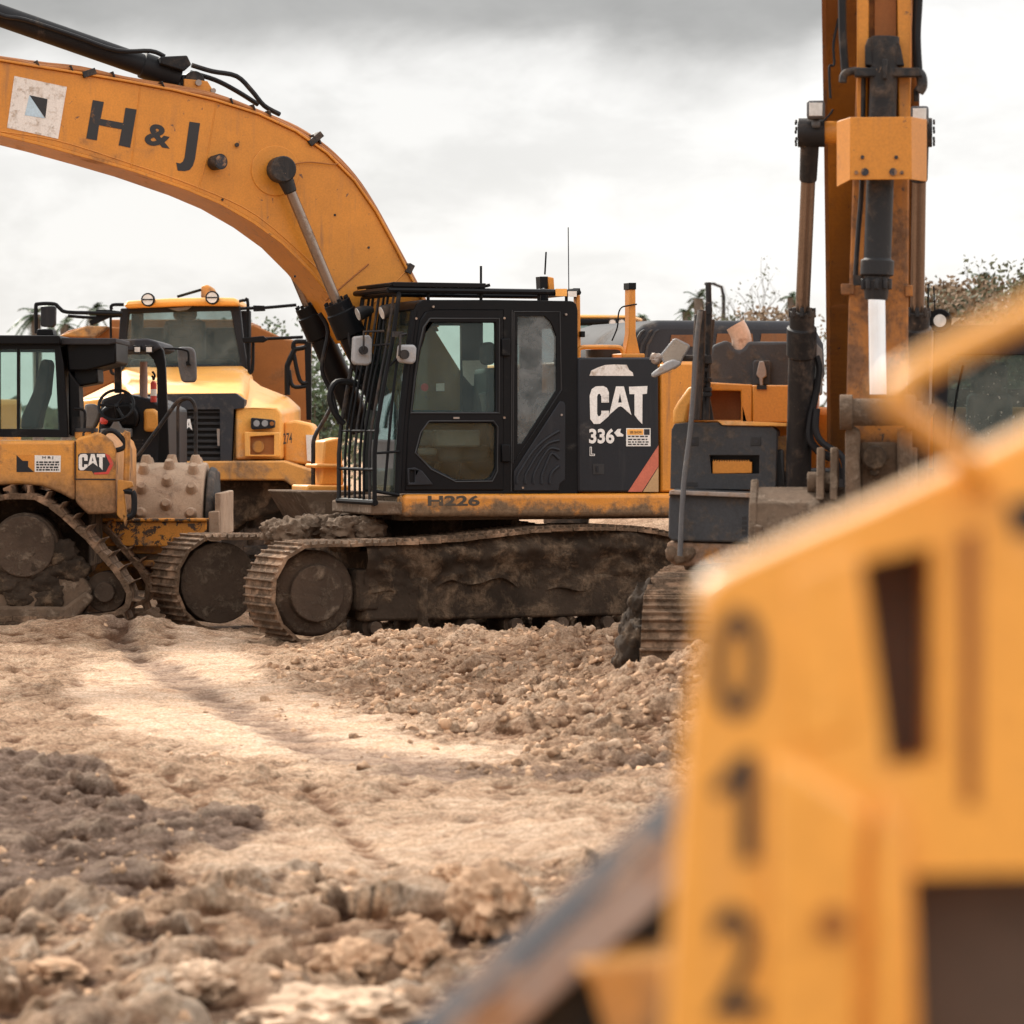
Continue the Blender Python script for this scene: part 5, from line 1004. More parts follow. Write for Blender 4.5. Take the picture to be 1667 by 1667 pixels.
b = MB(K); b.front(q6([(330,960),(420,900),(700,870),(780,980),(800,1060),(770,1180),(360,1170),(320,1080)]), .2, -.1); b.build('dashboard', M['black'], kr, .04, seg=3)
v = K.u(*q6([(525,905)])[0], 0, .45); b = MB(K); e_ = Euler((0, R(58), 0)).to_matrix(); ring = [v+e_ @ Vector((math.cos(a*math.pi/14)*.19, math.sin(a*math.pi/14)*.185, 0)) for a in range(29)]; b.tube(ring, .017, 8, cap=False)
for a in (2.6, .5, 4.7-.0): b.tube([v+e_ @ Vector((math.cos(a)*.18, math.sin(a)*.18, 0)), v+e_ @ Vector((0,0,-.03))], .014, 6)
b.tube([v, v+e_ @ Vector((0,0,-.35))], .025, 8); b.build('steering_wheel', M['black'], kr)
b = MB(K); b.front(q6([(500,1100),(545,1100),(590,1190),(700,1195),(700,1300),(330,1290),(330,1200),(440,1190)]), .3, .1); b.build('column_base', M['seatgrey'], kr, .01)
b = MB(K); b.front(q6([(130,890),(250,888),(330,960),(320,1060),(250,1200),(125,1200)]), .0, -.2); b.build('seat', M['seatgrey'], kr, .03); b = MB(K); b.front(q6([(730,800),(800,780),(860,860),(870,1050),(800,1060)]), -.3, -.5); b.build('control_box', M['seatgrey'], kr, .03)
v = K.u(*q6([(372,1140)])[0], 0, .3); b = MB(K); b.prof(v, v+Vector((0,0,.07)), [(0,.03),(.4,.045),(1,.035)], 14); b.build('red_knob', M['red'], kr)
b = MB(K); p0, p1 = K.u(*q6([(862,980)])[0], 0, -.6), K.u(*q6([(862,370)])[0], 0, -.6); b.prof(p0, p1, [(0,.045),(.72,.045),(.73,.043),(1,.04)], 16); b.build('exhaust_stack', mat('rusty_exhaust', (.28,.17,.13), .7, var=.3), kr)
p0, p1 = K.u(*q6([(985,870)])[0], 0, .05), K.u(*q6([(985,610)])[0], 0, .05); b = MB(K); b.prof(p0, p1, [(0,.03),(.02,.034),(.9,.034),(1,.015)], 16); b.build('fire_extinguisher', M['red'], kr); fe = LAST[0]
b = MB(K); b.prof(p0.lerp(p1,.3), p0.lerp(p1,.62), [(0,.0345),(1,.0345)], 16); b.build('extinguisher_label', M['paper'], fe)
b = MB(K); b.ftube(q6([(985,600),(975,560),(960,545)]), .05, .012); b.ftube(q6([(985,590),(1000,540),(970,490)]), .05, .012); b.build('extinguisher_handle', M['black'], fe)
b = MB(K); b.front([(100,556),(240,551),(256,556),(262,566),(250,572),(160,572),(100,570)], .5, -1.2); b.build('canopy_roof', M['hood'], kr, .02)
for x0_ in (.42, -1.15):
    b = MB(K); b.front([(240,553),(254,556),(266,570),(269,590),(274,700),(279,862),(258,862),(257,700),(255,600),(250,586),(236,570)], x0_, x0_-.1); b.build('canopy_post', M['black'], kr, .012)
b = MB(K); b.front([(186,575),(197,575),(197,640),(186,640)], -.9, -1.0); b.build('rear_post', M['greycyl'], kr, .01)
for a in (223, 242):
    b = MB(K); b.front([(a-6,562),(a+7,562),(a+6,575),(a-5,575)], .6, .5); b.build('work_lamp', M['black'], kr, .006); lp = LAST[0]
    b = MB(K); b.front([(a-4,565),(a+5,565),(a+5,573),(a-4,573)], .604, .6); b.build('lens', M['lens'], lp)
b = MB(K); b.ftube(q6([(1120,205),(1280,210),(1370,225),(1415,260),(1415,400)]), .7, .012); b.front(q6([(1385,365),(1420,365),(1440,410),(1385,415)]), .73, .66); b.build('mirror_arm', M['black'], kr)
b = MB(K); b.front(q6([(1275,200),(1330,187),(1430,188),(1475,205),(1500,260),(1515,460),(1515,590),(1490,625),(1360,628),(1325,600),(1305,520),(1290,440)]), .66, .6); b.build('side_mirror', M['darkmirror'], kr, .02, seg=3)
b = MB(K); b.ftube(q6([(690,1590),(760,1570),(1000,1250),(1240,910),(1310,840),(1380,820),(1450,840),(1495,920),(1505,1050),(1505,1650)]), .8, .022); b.ftube(q6([(1290,1650),(1285,1050),(1290,920),(1330,850),(1390,830)]), .7, .018); b.build('hand_rail', M['greycyl'], kr)
b = MB(K)
for k in range(7): b.front(q6([(680,1330+k*45),(850,1330+k*45),(850,1345+k*45),(680,1345+k*45)]), .34, .28)
b.build('heater_fin', M['greycyl'], kr)
# ---------------------------------------------------------------- articulated dump truck
W = Rig(-5.1, 46.2, -.1, 270)
tk = thing('dump_truck', W, 'yellow articulated dump truck numbered 274 facing the camera behind the roller', 'dump truck')
XC, XH = .9, 3.6
b = MB(W); b.front(k2([(805,158),(1100,140),(1400,135),(1525,138),(1552,190),(1240,188),(800,205)]), XC+.3, XC-1.3); b.build('cab_roof', M['truckpaint'], tk, .05, seg=3); 
ws = k2([(835,240),(1180,228),(1490,222),(1555,560),(1530,575),(1200,566),(820,598),(800,590)])
b = MB(W); b.front(k2([(778,205),(1240,188),(1552,190),(1575,420),(1600,590),(1560,640),(770,640),(765,420)]), XC+.1, XC, holes=[ws]); yl_, yr_ = W.u(196,550,0,XC).y, W.u(396,550,0,XC).y; zt3, zb3 = W.u(300,500,0,XC).z, W.u(300,600,0,XC).z
b.bb(XC-1.4, XC, yl_, yl_+.05, zb3-.3, zb3+.15); b.bb(XC-1.4, XC, yr_-.05, yr_, zb3-.3, zb3+.15); b.bb(XC-1.4, XC-1.32, yl_, yr_, zb3-.3, zb3+.55); b.bb(XC-1.4, XC-1.3, yl_, yl_+.15, zb3, zt3); b.bb(XC-1.4, XC-1.3, yr_-.15, yr_, zb3, zt3); b.build('cab', M['panel'], tk, .02); tc_ = LAST[0]
b = MB(W); b.front(ws, XC+.06, XC+.05); b.build('windshield', M['glassdark'], tc_)
b = MB(W); v = W.u(*k2([(1160,400)])[0], 0, XC); b.bb(XC-.9, XC-.7, v.y-.26, v.y+.26, zb3-.2, v.z+.25); b.bb(XC-.4, XC-.1, yl_+.1, yr_-.1, zb3-.1, zb3+.12); b.bb(XC-.85, XC-.7, v.y-.15, v.y+.15, v.z+.25, v.z+.5); b.build('seat', M['seat'], tc_, .06)
b = MB(W); b.front(k2([(1105,335),(1235,330),(1235,375),(1215,398),(1130,400),(1105,375)]), XC, XC-.05); b.front(k2([(1163,240),(1172,240),(1172,335),(1163,335)]), XC, XC-.03); b.build('inside_mirror', M['grille'], tc_, .01)
b = MB(W); b.front(k2([(1085,205),(1240,190),(1210,215),(1150,225),(1110,215)]), XC+.2, XC+.12); b.build('wiper_motor', M['seatgrey'], tc_, .01)
for a, c_ in ((955,150),(1370,137)):
    v = W.u(*k2([(a, c_)])[0], 0, XC+.4); b = MB(W); b.cyl(v+Vector((-.1,0,0)), v, .085, 20); b.build('roof_lamp', M['black'], tk, .006); lp = LAST[0]
    b = MB(W); b.cyl(v, v+Vector((.005,0,0)), .066, 20); b.build('lens', M['lens'], lp); b = MB(W); b.bb(v.x+.005, v.x+.012, v.y-.064, v.y+.064, v.z-.008, v.z+.008); b.build('lens_bar', M['black'], lp)
# hood: three lofted facets from cab base down to the grille lip
def P3(px, py, x): return tuple(W.u(px, py, 0, x))
b = MB(W); b.loft([[P3(186,612,XC), P3(203,597,XC), P3(396,594,XC), P3(412,612,XC), P3(420,760,XC), P3(180,760,XC)], [P3(213,640,XH-.28), P3(226,640,XH-.28), P3(393,640,XH-.28), P3(400,648,XH-.28), P3(404,760,XH-.28), P3(190,760,XH-.28)]]); b.build('hood', M['truckpaint'], tk, .05, seg=3)
b = MB(W); b.loft([[P3(130,660,XC+.3), P3(134,648,XC+.3), P3(186,622,XC), P3(190,760,XC), P3(130,760,XC+.3)], [P3(130,660,XH-.5), P3(134,652,XH-.5), P3(206,642,XH-.2), P3(215,760,XH-.2), P3(130,760,XH-.5)]]); b.build('left_fender', M['truckpaint'], tk, .03, seg=3)
b = MB(W); b.front([(220,642),(383,640),(398,651),(397,664),(380,666),(376,760),(225,760),(222,660)], XH, XH-.4, holes=[k2([(1000,860),(1420,858),(1424,1190),(1000,1190)])]); b.build('grille_frame', M['hood'], tk, .02, seg=3)
b = MB(W); b.front(k2([(990,850),(1430,850),(1430,1200),(990,1200)]), XH-.12, XH-.16)
for k in range(9): b.front(k2([(995,866+k*38),(1425,866+k*38),(1425,884+k*38),(995,884+k*38)]), XH-.05, XH-.12)
b.build('grille', M['grille'], tk, .004)
b = MB(W); b.front(k2([(1400,985),(1420,985),(1418,1095),(1406,1095)]), XH+.01, XH-.03); b.build('grille_latch', M['steel'], tk)
cat_logo(W, mapr(290.5, 682, 322, 706), XH+.005, 'logo_lettering', tk, M['white'], ax=0, part='CA')
# right fender: side wall turning back from the front face
b = MB(W); b.loft([[P3(383,664,XH-.05), P3(410,664,XH-.05), P3(450,664,XH-.15), P3(459,672,XH-.2), P3(459,748,XH-.2), P3(383,748,XH-.05)], [P3(405,612,XC+.5), P3(425,628,XC+.5), P3(470,646,XC+.5), P3(490,664,XC+.4), P3(490,748,XC+.4), P3(405,748,XC+.5)]]); b.build('fender', M['truckpaint'], tk, .035, seg=3); fd = LAST[0]
hl = k4([(105,930),(112,926),(232,938),(248,945),(246,985),(225,992),(112,997),(105,985)]); b = MB(W); b.front(hl, XH+.03, XH-.15); b.build('headlight', M['panel'], tk, .012); hlo = LAST[0]
for a in (140, 190): v = W.u(*k4([(a, 960)])[0], 0, XH+.03); b = MB(W); b.cyl(v, v+Vector((.008,0,0)), .038, 16); b.build('headlight_lens', M['mirrorback'], hlo)
v = W.u(*k4([(232, 962)])[0], 0, XH+.03); b = MB(W); b.cyl(v, v+Vector((.008,0,0)), .025, 12); b.build('indicator', M['orange'], hlo)
b = MB(W); b.front(k4([(68,1012),(282,1015),(282,1160),(68,1160)]), XH+.015, XH-.1, holes=[k4([(100,1040),(245,1030),(245,1150),(100,1150)])]); b.build('lamp_surround', M['truckpaint'], tk, .008)
b = MB(W); b.front(k4([(98,1030),(248,1025),(248,1155),(98,1155)]), XH-.04, XH-.06); v = W.u(*k4([(150,1100)])[0], 0, XH-.04); b.build('fender_recess', M['orange'], tk)
b = MB(W); b.cyl(v, v+Vector((.02,0,0)), .07, 20); b.build('tow_hole', M['yellowmud'], tk)
FS = Rig(0,0,0,0)
b = MB(W); text_px(b, '274', k4([(300,1088),(354,1080),(354,1016),(300,1020)]), 0, XH-.02, .02); 
b.build('number_lettering', M['inkworn'], fd)
b = MB(W); b.front([(130,752),(462,750),(510,766),(518,822),(462,782),(350,782),(130,782)], XH+.15, XH-1.0); b.build('bumper', M['truckmud'], tk, .02)
b = MB(W); b.front([(462,688),(480,684),(506,690),(512,700),(512,758),(462,752)], XH-.4, XH-1.4); b.build('step_fender', M['yellowlight'], tk, .03); 
b = MB(W); b.front([(130,780),(462,780),(508,815),(400,850),(360,880),(130,880)], XH-.1, XH-2.5); b.build('chassis', M['mudd'], tk, .04)
b = MB(W); b.front([(498,708),(510,708),(510,752),(500,750)], XH-.36, XH-.4); b.build('fender_plate', M['paper'], tk)
for s_, px_ in ((1, 455), (-1, 95)):
    v = W.u(px_, 850, 0, XH-1.2); b = MB(W); zc2 = .85; b.prof((XH-1.3, v.y-.36, zc2), (XH-1.3, v.y+.36, zc2), [(0,.6),(.06,.84),(.14,.88),(.86,.88),(.94,.84),(1,.6)], 40)
    for k in range(26):
        a = k*2*math.pi/26
        for y_, sg in ((-.19, .5), (.19, -.5)): b.box((XH-1.3+.89*math.cos(a), v.y+y_, zc2+.89*math.sin(a)), (.07, .38, .10), (0, -math.degrees(a), 20*sg))
    b.build('wheel', M['tyre'], tk, .008)
for s_ in (-1, 1): b = MB(W); b.prof((-3.5, s_*1.25-.36, .85), (-3.5, s_*1.25+.36, .85), [(0,.6),(.08,.86),(.92,.86),(1,.6)], 32); b.build('wheel', M['tyre'], tk)
# dump body behind the cab
b = MB(W); b.loft([[P3(398,530,XC-1.9), P3(412,528,XC-1.9), P3(465,552,XC-1.9), P3(508,556,XC-1.9), P3(505,765,XC-1.9), P3(398,765,XC-1.9)], [P3(398,545,XC-6), P3(410,543,XC-6), P3(455,560,XC-6), P3(500,562,XC-6), P3(480,760,XC-6), P3(398,760,XC-6)]]); b.build('dump_body', M['orange'], tk, .02); db = LAST[0]
b = MB(W); b.front(k2([(360,400),(440,350),(565,318),(800,330),(800,650),(740,680),(520,790),(420,800)]), XC-1.9, XC-5); b.front([(180,520),(400,520),(400,700),(180,700)], XC-2.0, XC-5); b.build('dump_body_side', M['orange'], db, .02)
b = MB(W); b.front(k2([(380,385),(560,318),(700,322),(610,398)]), XC-1.6, XC-1.9); b.build('spill_guard', M['truckmud'], db, .02)
b = MB(W); b.front(k2([(1298,100),(1300,62),(1340,52),(1375,75),(1405,125),(1405,140),(1298,140)]), XC-1.5, XC-1.8); b.build('body_hook', M['truckmud'], db, .02)
b = MB(W); b.ftube(k2([(1145,130),(1300,85)]), XC-1.4, .02); b.build('body_cable', M['black'], db)
# mirrors and rails of the truck
b = MB(W); b.ftube(k2([(235,370),(232,200),(250,178),(350,178),(385,205),(430,230),(600,236),(790,240)]), XC+.5, .025); b.ftube(k2([(440,255),(600,265),(760,250)]), XC+.4, .02); b.front(k2([(620,215),(700,215),(780,225),(780,262),(700,265),(590,315),(575,290),(620,260)]), XC+.45, XC+.3); b.build('mirror_arm', M['black'], tk, .01)
b = MB(W); b.front(k2([(263,195),(345,190),(357,200),(355,310),(340,328),(270,325),(262,315)]), XC+.55, XC+.4); b.front(k2([(245,340),(330,338),(342,350),(338,376),(235,376)]), XC+.5, XC+.35); b.build('side_mirror', M['panel'], tk, .02, seg=3)
b = MB(W); b.ftube(k2([(720,215),(725,185),(800,182)]), XC+.2, .022); b.ftube(k2([(717,215),(715,300),(717,400)]), XC+.2, .016); b.ftube(k2([(1545,160),(1580,155),(1602,180),(1605,580),(1632,600),(1636,420)]), XC+.2, .02); b.ftube(k2([(715,560),(720,620),(750,630),(770,600)]), XC+.2, .02); b.build('cab_rail', M['black'], tk)
b = MB(W); b.ftube(k4([(40,268),(130,265),(200,262),(380,246)]), XC+.3, .022); b.ftube(k4([(60,462),(200,450),(420,440)]), XC+.3, .022); b.front(k4([(118,248),(188,250),(190,282),(120,285)]), XC+.36, XC+.26); b.front(k4([(50,445),(180,432),(210,455),(180,472),(60,475)]), XC+.36, XC+.26); b.build('mirror_arm', M['black'], tk, .01)
b = MB(W); b.ftube(k4([(440,500),(370,512),(362,490),(375,468),(440,468)]), XC+.6, .03); b.ftube(k4([(370,512),(330,600),(325,640),(325,790)]), XC+.6, .035); b.ftube(k4([(362,530),(400,700),(450,715)]), XC+.6, .026); b.ftube(k4([(335,640),(358,735),(440,735)]), XC+.6, .026); b.front(k4([(428,465),(468,465),(470,940),(440,940)]), XC+.62, XC+.5); b.build('hand_rail', M['black'], tk, .01)
# ---------------------------------------------------------------- cab of a machine far behind, seen past the yellow post
Z = Rig(2.2, 62, 0, 262)
fz = thing('dump_truck', Z, 'distant machine cab with yellow roof edge and two round lamps beyond the middle excavator', 'truck')
b = MB(Z); b.front([(900,512),(1028,513),(1030,519),(900,518)], .5, -1.2); b.front([(905,690),(1030,690),(1030,760),(905,760)], 1.6, -4); b.build('cab_roof', M['truckpaint'], fz, .03)
b = MB(Z); b.front([(905,518),(1028,519),(1032,600),(1035,690),(900,690)], .4, .3, holes=[[(912,530),(1018,530),(1022,640),(908,640)]]); b.front([(915,519),(1025,519),(1025,527),(915,527)], .55, .4); b.bb(-1.2, -.2, -.95, .55, 1.8, 3.6); b.build('cab', M['black'], fz, .02)
b = MB(Z); b.front([(912,530),(1018,530),(1022,640),(908,640)], .36, .35); b.build('windshield', M['glassdark'], fz)
for a in (997, 1012): v = Z.u(a, 525.5, 0, .6); b = MB(Z); b.cyl(v+Vector((-.06,0,0)), v, .055, 16); b.build('roof_lamp', M['lens'], fz)
for s_ in (-1.2, 1.2): b = MB(Z); b.cyl((.6, s_-.3, .85), (.6, s_+.3, .85), .85, 24); b.build('wheel', M['tyre'], fz)
b = MB(Z); b.bb(-5, 1.4, -1.1, 1.1, .7, 1.4); b.build('chassis', M['black'], fz, .05)
Z2 = Rig(-12.2, 66, 0, 200)
fy = thing('excavator', Z2, 'yellow machine body parked far away, glimpsed through the bulldozer cab windows', 'excavator')
b = MB(Z2); b.bb(-3, 2, -1.5, 1.5, 1.2, 2.5); b.build('house_body', M['plaster'], fy, .1)
b = MB(Z2); b.bb(.9, 2.1, .4, 1.5, 1.5, 3.1); b.build('cab', M['panel'], fy, .08)
b = MB(Z2); b.tube([(1.2,0,2),(3,0,4.2),(5,0,4.6)], [.4,.4,.3], 8); b.build('boom', M['plaster'], fy)
b = MB(Z2); b.bb(-2.4, 2.4, .9, 1.6, 0, 1); b.bb(-2.4, 2.4, -1.6, -.9, 0, 1); b.build('track', M['mud'], fy, .3)
# ---------------------------------------------------------------- vegetation
def palm(x, y, h, label, n=16, s=1.0, seed=0):
    rr = random.Random(seed); rg = Rig(x, y, 0, 0); t = thing('palm_tree', rg, label, 'palm tree', 'palm trees beyond the machines')
    b = MB(rg); b.tube([(0,0,0),(.1*s,0,h*.4),(.05*s,0,h*.8),(0,0,h)], [.17,.14,.12,.13], 8); b.build('trunk', M['bark'], t)
    b = MB(rg)
    for k in range(n):
        az = rr.uniform(0, 6.28); el = rr.uniform(-.7, 1.1); L_ = rr.uniform(.75, 1.05)*s; pts = []
        for i in range(5): q = i/4; pts.append(Vector((math.cos(az)*math.cos(el)*L_*q, math.sin(az)*math.cos(el)*L_*q, h+math.sin(el)*L_*q-.45*s*q*q)))
        b.tube(pts, .012, 3)
        for i in range(26):
            q = i/25*.9+.1; j = min(3, int(q*4)); p = pts[j].lerp(pts[j+1], q*4-j); d = (pts[j+1]-pts[j]).normalized(); sd_ = d.cross(Vector((0,0,1))).normalized()
            for sg in (-1, 1):
                tip = p+(sd_*sg*.8+d*.6+Vector((0,0,-.35*rr.random())))*(.34*s*(1-.5*q)); w_ = d*.022*s; n0 = len(b.v); b.add([p-w_, p+w_, tip], [(0,1,2)])
    b.build('crown', M['palmleaf'], t, sharp=180)
def wpos(px, Y): return (px-CX)/FPX*Y
def ztop(py, Y): return CAMH-(py-YH)/FPX*Y
def bush(px, Y, py, w, d, mt, label, n=1500, seed=0, group='bushes behind the machines', leaf=.12, name='bush'):
    rr = random.Random(seed); x = wpos(px, Y); h = ztop(py, Y); rg = Rig(x, Y, 0, 0); t = thing(name, rg, label, 'bush', group); b = MB(rg)
    stems = []
    for k in range(26):
        a = rr.uniform(0, 6.28); e_ = Vector((math.cos(a)*w*.5*rr.random(), math.sin(a)*d*.5*rr.random(), h*rr.uniform(.55, 1.0))); m_ = e_*.5+Vector((rr.uniform(-.2,.2), 0, .2)); b.tube([(e_.x*.3, e_.y*.3, 0), m_, e_], [.04, .022, .008], 4); stems.append((m_, e_))
    b.build('stem', M['bark'], t); b = MB(rg); cl = [(Vector((rr.gauss(0, w*.28), rr.gauss(0, d*.25), h*(.15+.85*rr.random()**.8)*(1-.0))), rr.uniform(.12, .3)*h) for _ in range(26)]
    for k in range(int(n*3)):
        c_, r_ = cl[rr.randrange(len(cl))] if rr.random() < .8 else (stems[rr.randrange(26)][1], .25)
        v = Vector((rr.gauss(0,1), rr.gauss(0,1), rr.gauss(0,1))); v = v.normalized()*r_*rr.random()**.4; p = c_+v
        if p.z > h*1.04 or p.z < 0: continue
        a = Vector((rr.gauss(0,1), rr.gauss(0,1), rr.gauss(0,1))).normalized()*leaf*rr.uniform(.5,1.3); c2 = a.orthogonal().normalized()*leaf*.35; b.add([p-a*.5, p+c2, p+a*.5, p-c2], [(0,1,2,3)])
    b.build('foliage', mt, t, sharp=180)
def bare(px, Y, py, label, seed=0, spread=1.0, leaves=True):
    rr = random.Random(seed); x = wpos(px, Y); h = ztop(py, Y); rg = Rig(x, Y, 0, 0); t = thing('bare_tree', rg, label, 'tree', 'leafless trees behind the machines'); b = MB(rg); lf = MB(rg)
    def br(p, d, L_, r_, lv):
        q = p+d*L_; m_ = p.lerp(q, .5)+Vector((rr.gauss(0,.04), rr.gauss(0,.04), rr.gauss(0,.04)))*L_; b.tube([p, m_, q], [r_, r_*.8, r_*.6], 5 if lv < 3 else 3)
        if lv >= 3 and leaves and rr.random() < .5:
            for _ in range(5): a = Vector((rr.gauss(0,1), rr.gauss(0,1), rr.gauss(0,1)))*.035; c_ = q+Vector((rr.gauss(0,.1), rr.gauss(0,.1), rr.gauss(0,.1))); lf.add([c_, c_+a, c_+a.orthogonal()*.7], [(0,1,2)])
        if lv < 5:
            for _ in range(rr.choice((2, 3, 3))): nd = (d+Vector((rr.gauss(0,.55)*spread, rr.gauss(0,.5)*spread, rr.uniform(-.15,.35)))).normalized(); br(q if rr.random() < .6 else m_, nd, L_*rr.uniform(.6,.85), r_*.6, lv+1)
    br(Vector((0,0,0)), Vector((rr.uniform(-.15,.15),0,1)), h*.34, .07, 0); b.build('trunk', M['bark'], t)
    if lf.v: lf.build('foliage', M['olive'], t, sharp=180)
palm(wpos(58, 95), 95, ztop(512, 95), 'palm at the far left with its crown above the truck mirror', s=.85, seed=1)
palm(wpos(152, 100), 100, ztop(506, 100), 'palm left of the dump truck cab above its mirror arm', s=.6, seed=2)
palm(wpos(105, 98), 98, ztop(528, 98), 'lowest palm crown, between the two palms left of the dump truck', s=.6, seed=3)
palm(wpos(1137, 95), 95, ztop(486, 95), 'tallest palm in the gap above the middle excavator hood', s=.62, seed=4)
palm(wpos(1118, 100), 100, ztop(508, 100), 'low palm crown left of the tallest one above the hood', s=.4, seed=5)
palm(wpos(1045, 95), 95, ztop(518, 95), 'small palm peeping out beside the yellow post', s=.35, seed=6)
palm(wpos(1290, 90), 90, ztop(484, 90), 'palm just left of the upright cylinder rod of the right excavator', s=.4, seed=7)
palm(wpos(1602, 80), 80, ztop(458, 80), 'dark palm among the bare branches at the upper right', s=.55, seed=8)
bush(430, 80, 530, 2.6, 2, M['leaf'], 'green bush between the dump truck and the boom cylinders', 700, 11)
bush(500, 75, 582, 2.0, 2, M['leaf'], 'dark green bush low behind the black boom cylinders', 1200, 12)
bush(1205, 85, 520, 1.6, 2, M['olive'], 'thin olive bush above the hood of the middle excavator', 900, 13)
bush(1262, 80, 512, 1.6, 2, M['drybrush'], 'dry brown bush left of the right excavator cylinder', 1100, 14, leaf=.13)
bush(1548, 72, 476, 1.5, 2, M['drybrush'], 'tall brown bush just right of the right excavator boom', 2600, 15, leaf=.13)
bush(1585, 70, 486, 1.5, 2, M['olive'], 'dark olive bush left of the dark palm at upper right', 2600, 16)
bush(1640, 68, 466, 1.8, 2, M['drybrush'], 'pale brown bush at the right edge above the blurred bar', 3000, 17, leaf=.13)
bush(1700, 66, 440, 1.8, 2, M['olive'], 'olive bush beyond the right edge', 2000, 18)
bare(1230, 82, 464, 'bare twiggy tree above the hood of the middle excavator', 21)
bare(1185, 84, 470, 'slender bare tree next to the street lamp above the hood', 24, .7)
bare(1575, 72, 425, 'bare branching tree at the upper right with few leaves', 22, 1.2)
bare(1635, 70, 405, 'tallest bare tree at the right edge under the white cloud', 23, 1.2)
Y_ = 88; rg = Rig(wpos(1178, Y_), Y_, 0, 0); sl = thing('street_lamp', rg, 'thin grey street lamp far behind, above the middle excavator hood', 'street lamp')
b = MB(rg); h_ = ztop(462, Y_); b.tube([(0,0,0),(0,0,h_-.3),(-.05,0,h_-.08),(-.25,0,h_)], [.06,.045,.04,.035], 8); b.build('pole', M['greycyl'], sl)
b = MB(rg); b.box((-.33,0,h_), (.28,.12,.06)); b.build('lamp_head', M['greycyl'], sl, .02)
# low far tree line closing the horizon
rr = random.Random(5); b = MB(WORLD)
for k in range(5200):
    x = rr.uniform(-90, 90); y = rr.uniform(150, 175); hh = 3.2+1.1*mnoise.noise(Vector((x*.13, 0, 0)))+.6*mnoise.noise(Vector((x*.6, 3, 0))); p = Vector((x, y, rr.random()**.8*hh)); a = Vector((rr.gauss(0,1), rr.gauss(0,1), rr.gauss(0,1))).normalized()*.9; c_ = a.orthogonal().normalized()*.5; b.add([p-a*.5, p+c_, p+a*.5, p-c_], [(0,1,2,3)])
tl = b.build('far_tree_line', M['olive'], None, sharp=180); tag(tl, 'low far tree line along the horizon', 'tree line', kind='stuff')
# ---------------------------------------------------------------- blurred machine part in the foreground
G = Rig(1.0, 2.95, 0, 270)
fg = thing('machine_frame', G, 'strongly blurred yellow machine frame with black numbers 0 1 2 in the right foreground', 'machine')
XG = -.0
def GP(px, py, x=XG): return G.u(px, py, 0, x)
top_ = [(1146,980),(1160,950),(1200,925),(1300,880),(1420,828),(1560,762),(1700,694),(2100,500)]
slotA = [(1418,925),(1500,900),(1506,1225),(1462,1240)]; boxA = [(1484,1425),(1700,1412),(2000,1412),(2000,2100),(1510,2100)]; spot = [(1640,820),(1700,806),(1700,872),(1652,872)]
b = MB(G); b.front([(1146,980),(1160,950),(1200,925),(1300,880),(1418,829),(1402,915),(1446,1250),(1484,1425),(1510,2100),(1540,4300),(1064,4300),(1085,1700),(1100,1450),(1118,1200),(1138,1090)], XG, XG-.07)
b.front([(1418,829),(1560,762),(1700,694),(2100,500),(2100,1412),(1484,1425),(1446,1250),(1520,1240),(1520,888),(1402,915)], XG, XG-.07); b.front([(1510,2100),(2100,2100),(2100,4300),(1540,4300)], XG, XG-.07); b.build('front_panel', M['framepaint'], fg); fp_ = LAST[0]
b = MB(G); b.front([(1400,880),(2050,640),(2050,2150),(1380,2150)], XG-.074, XG-.09); b.build('inner_panel', mat('slot_shade_brown', (.10, .062, .042), .7, var=.1), fg)  # shade inside the slot and box opening put into the panel colour
tp = [GP(a, c_, XG+.01) for a, c_ in top_]; b = MB(G); b.tube(smooth([GP(a, c_+24, XG-.025) for a, c_ in top_]), [.006, .010, .014, .016]+[.018]*60, 14); b.build('top_rim', M['rim_highlight'], fg)
b = MB(G); b.front([(1562,870),(1596,860),(1592,1310),(1568,1310)], XG+.004, XG-.002); b.build('groove', M['orange'], fp_, .002)
b = MB(G); b.front([(1280,930),(1405,880),(1400,1200),(1290,1230)], XG+.004, XG-.02); b.front([(1250,1235),(1290,1235),(1420,1320),(1408,1420),(1390,2200),(1245,2200)], XG+.012, XG-.02); b.build('raised_plate', M['framepaint'], fp_, .012, seg=3)
for a in (1500,): b = MB(G); v = GP(1355, a, XG+.01); b.cyl(v, v+Vector((.02,0,0)), .012, 16); b.build('bolt', M['orange'], fg)
b = MB(G); b.front([(1432,1290),(1472,1360),(1462,2200),(1422,2200),(1425,1400)], XG+.02, XG-.02); b.build('edge_bar', M['framepaint'], fp_, .006)
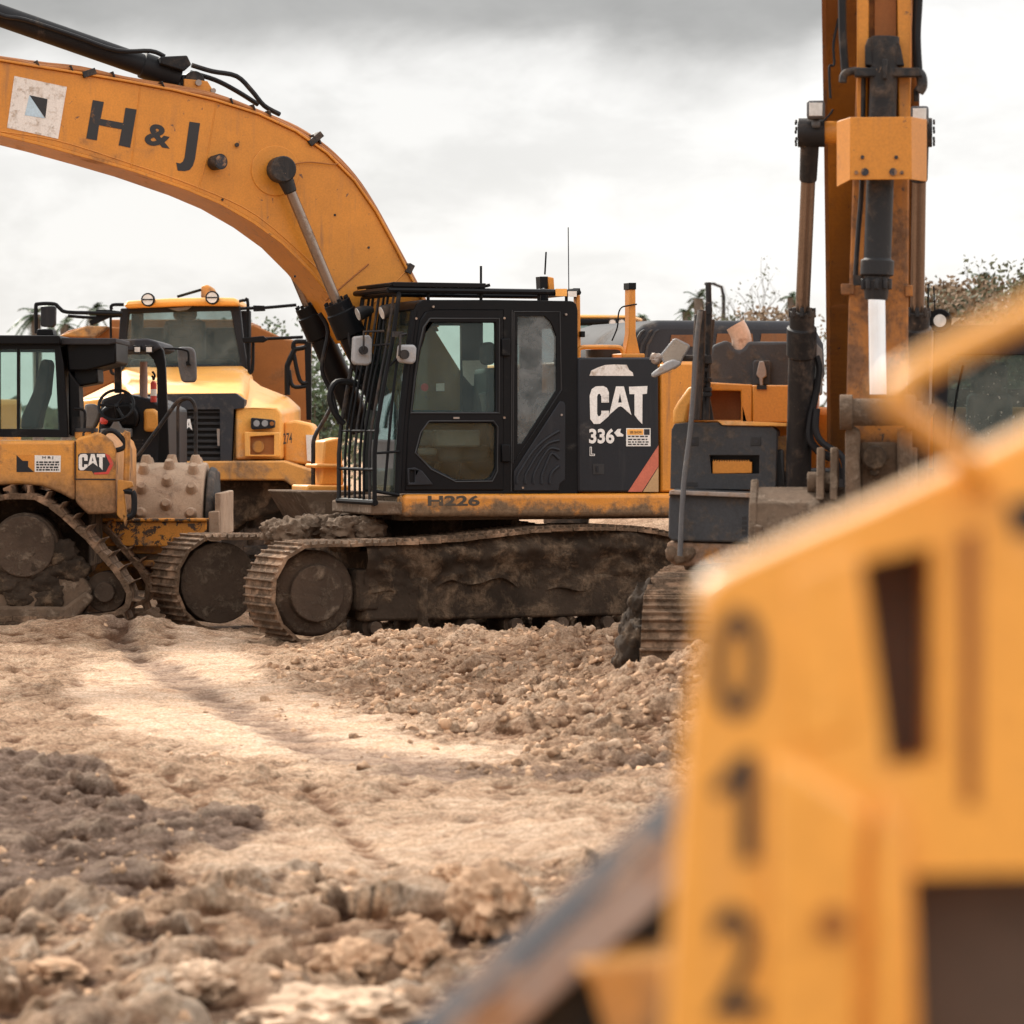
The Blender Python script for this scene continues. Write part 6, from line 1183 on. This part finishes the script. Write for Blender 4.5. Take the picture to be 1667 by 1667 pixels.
for tx, q in (('0', [(1158,1172),(1243,1166),(1243,985),(1158,995)]), ('1', [(1158,1402),(1232,1402),(1232,1228),(1158,1228)]), ('2', [(1158,1655),(1240,1655),(1240,1476),(1158,1476)])):
    b = MB(G)
    if tx == '1': b.front([(1204,1402),(1232,1402),(1232,1226),(1208,1226),(1158,1282),(1170,1300),(1204,1272)], XG+.0035, XG+.001)
    else: text_px(b, tx, q, 0, XG+.0035, .018)
    b.build('digit', M['ink'], fp_)
b = MB(G); b.bb(-.6, XG-.095, GP(1090,1500).y+.03, GP(2100,900).y, 0, 1.2); b.build('lower_body', M['yellowmud'], fg, .03)
b = MB(G); b.tube(smooth([G.u(*p) for p in ((2200,250,0,.3),(1900,390,0,.3),(1667,512,0,.3),(1560,566,0,.3),(1480,612,0,.3),(1452,640,0,.3),(1466,664,0,.29),(1520,706,0,.22),(1570,748,0,.1),(1600,790,0,.0))]), .0105, 12); b.build('grab_handle', M['framepaint'], fg)
b = MB(G); b.front(spot, XG+.003, XG-.01); b.build('dark_port', M['grille'], fp_)
# diagonal rail and the dark plate under it
XR = -.9
b = MB(G); ra, rb = G.u(1170, 1300, 0, XR), G.u(560, 1850, 0, XR); d_ = (rb-ra).normalized(); n_ = Vector((0, -d_.z, d_.y)); w_ = .033
if n_.z < 0: n_ = -n_
b.loft([[p+n_*w_+Vector((.03,0,0)), p+n_*w_*.4+Vector((.07,0,0)), p-n_*w_+Vector((.07,0,0)), p-n_*w_+Vector((-.03,0,0)), p+n_*w_+Vector((-.03,0,0))] for p in (ra, rb)]); b.build('diagonal_rail', M['railface'], fg, .004)
b = MB(G); b.loft([[p+n_*(w_+.003)+Vector((.031,0,0)), p+n_*w_*.38+Vector((.074,0,0)), p+n_*w_*.38+Vector((.068,0,0)), p+n_*(w_-.004)+Vector((.02,0,0)), p+n_*(w_-.002)+Vector((-.032,0,0)), p+n_*(w_+.003)+Vector((-.032,0,0))] for p in (ra, rb)]); b.build('rail_edge', M['rust'], fg)
b = MB(G); b.front([(1120,1400),(1120,3000),(620,3000),(640,1850),(700,1780),(900,1600)], XR-.02, XR-.12); b.build('dark_plate', M['grille'], fg, .01)
b = MB(G); b.front([(932,1572),(1110,1556),(1120,1700),(1120,2300),(1010,2300),(985,1680),(960,1600)], XR+.12, XR+.0); b.build('bracket', M['truckmud'], fg, .008)
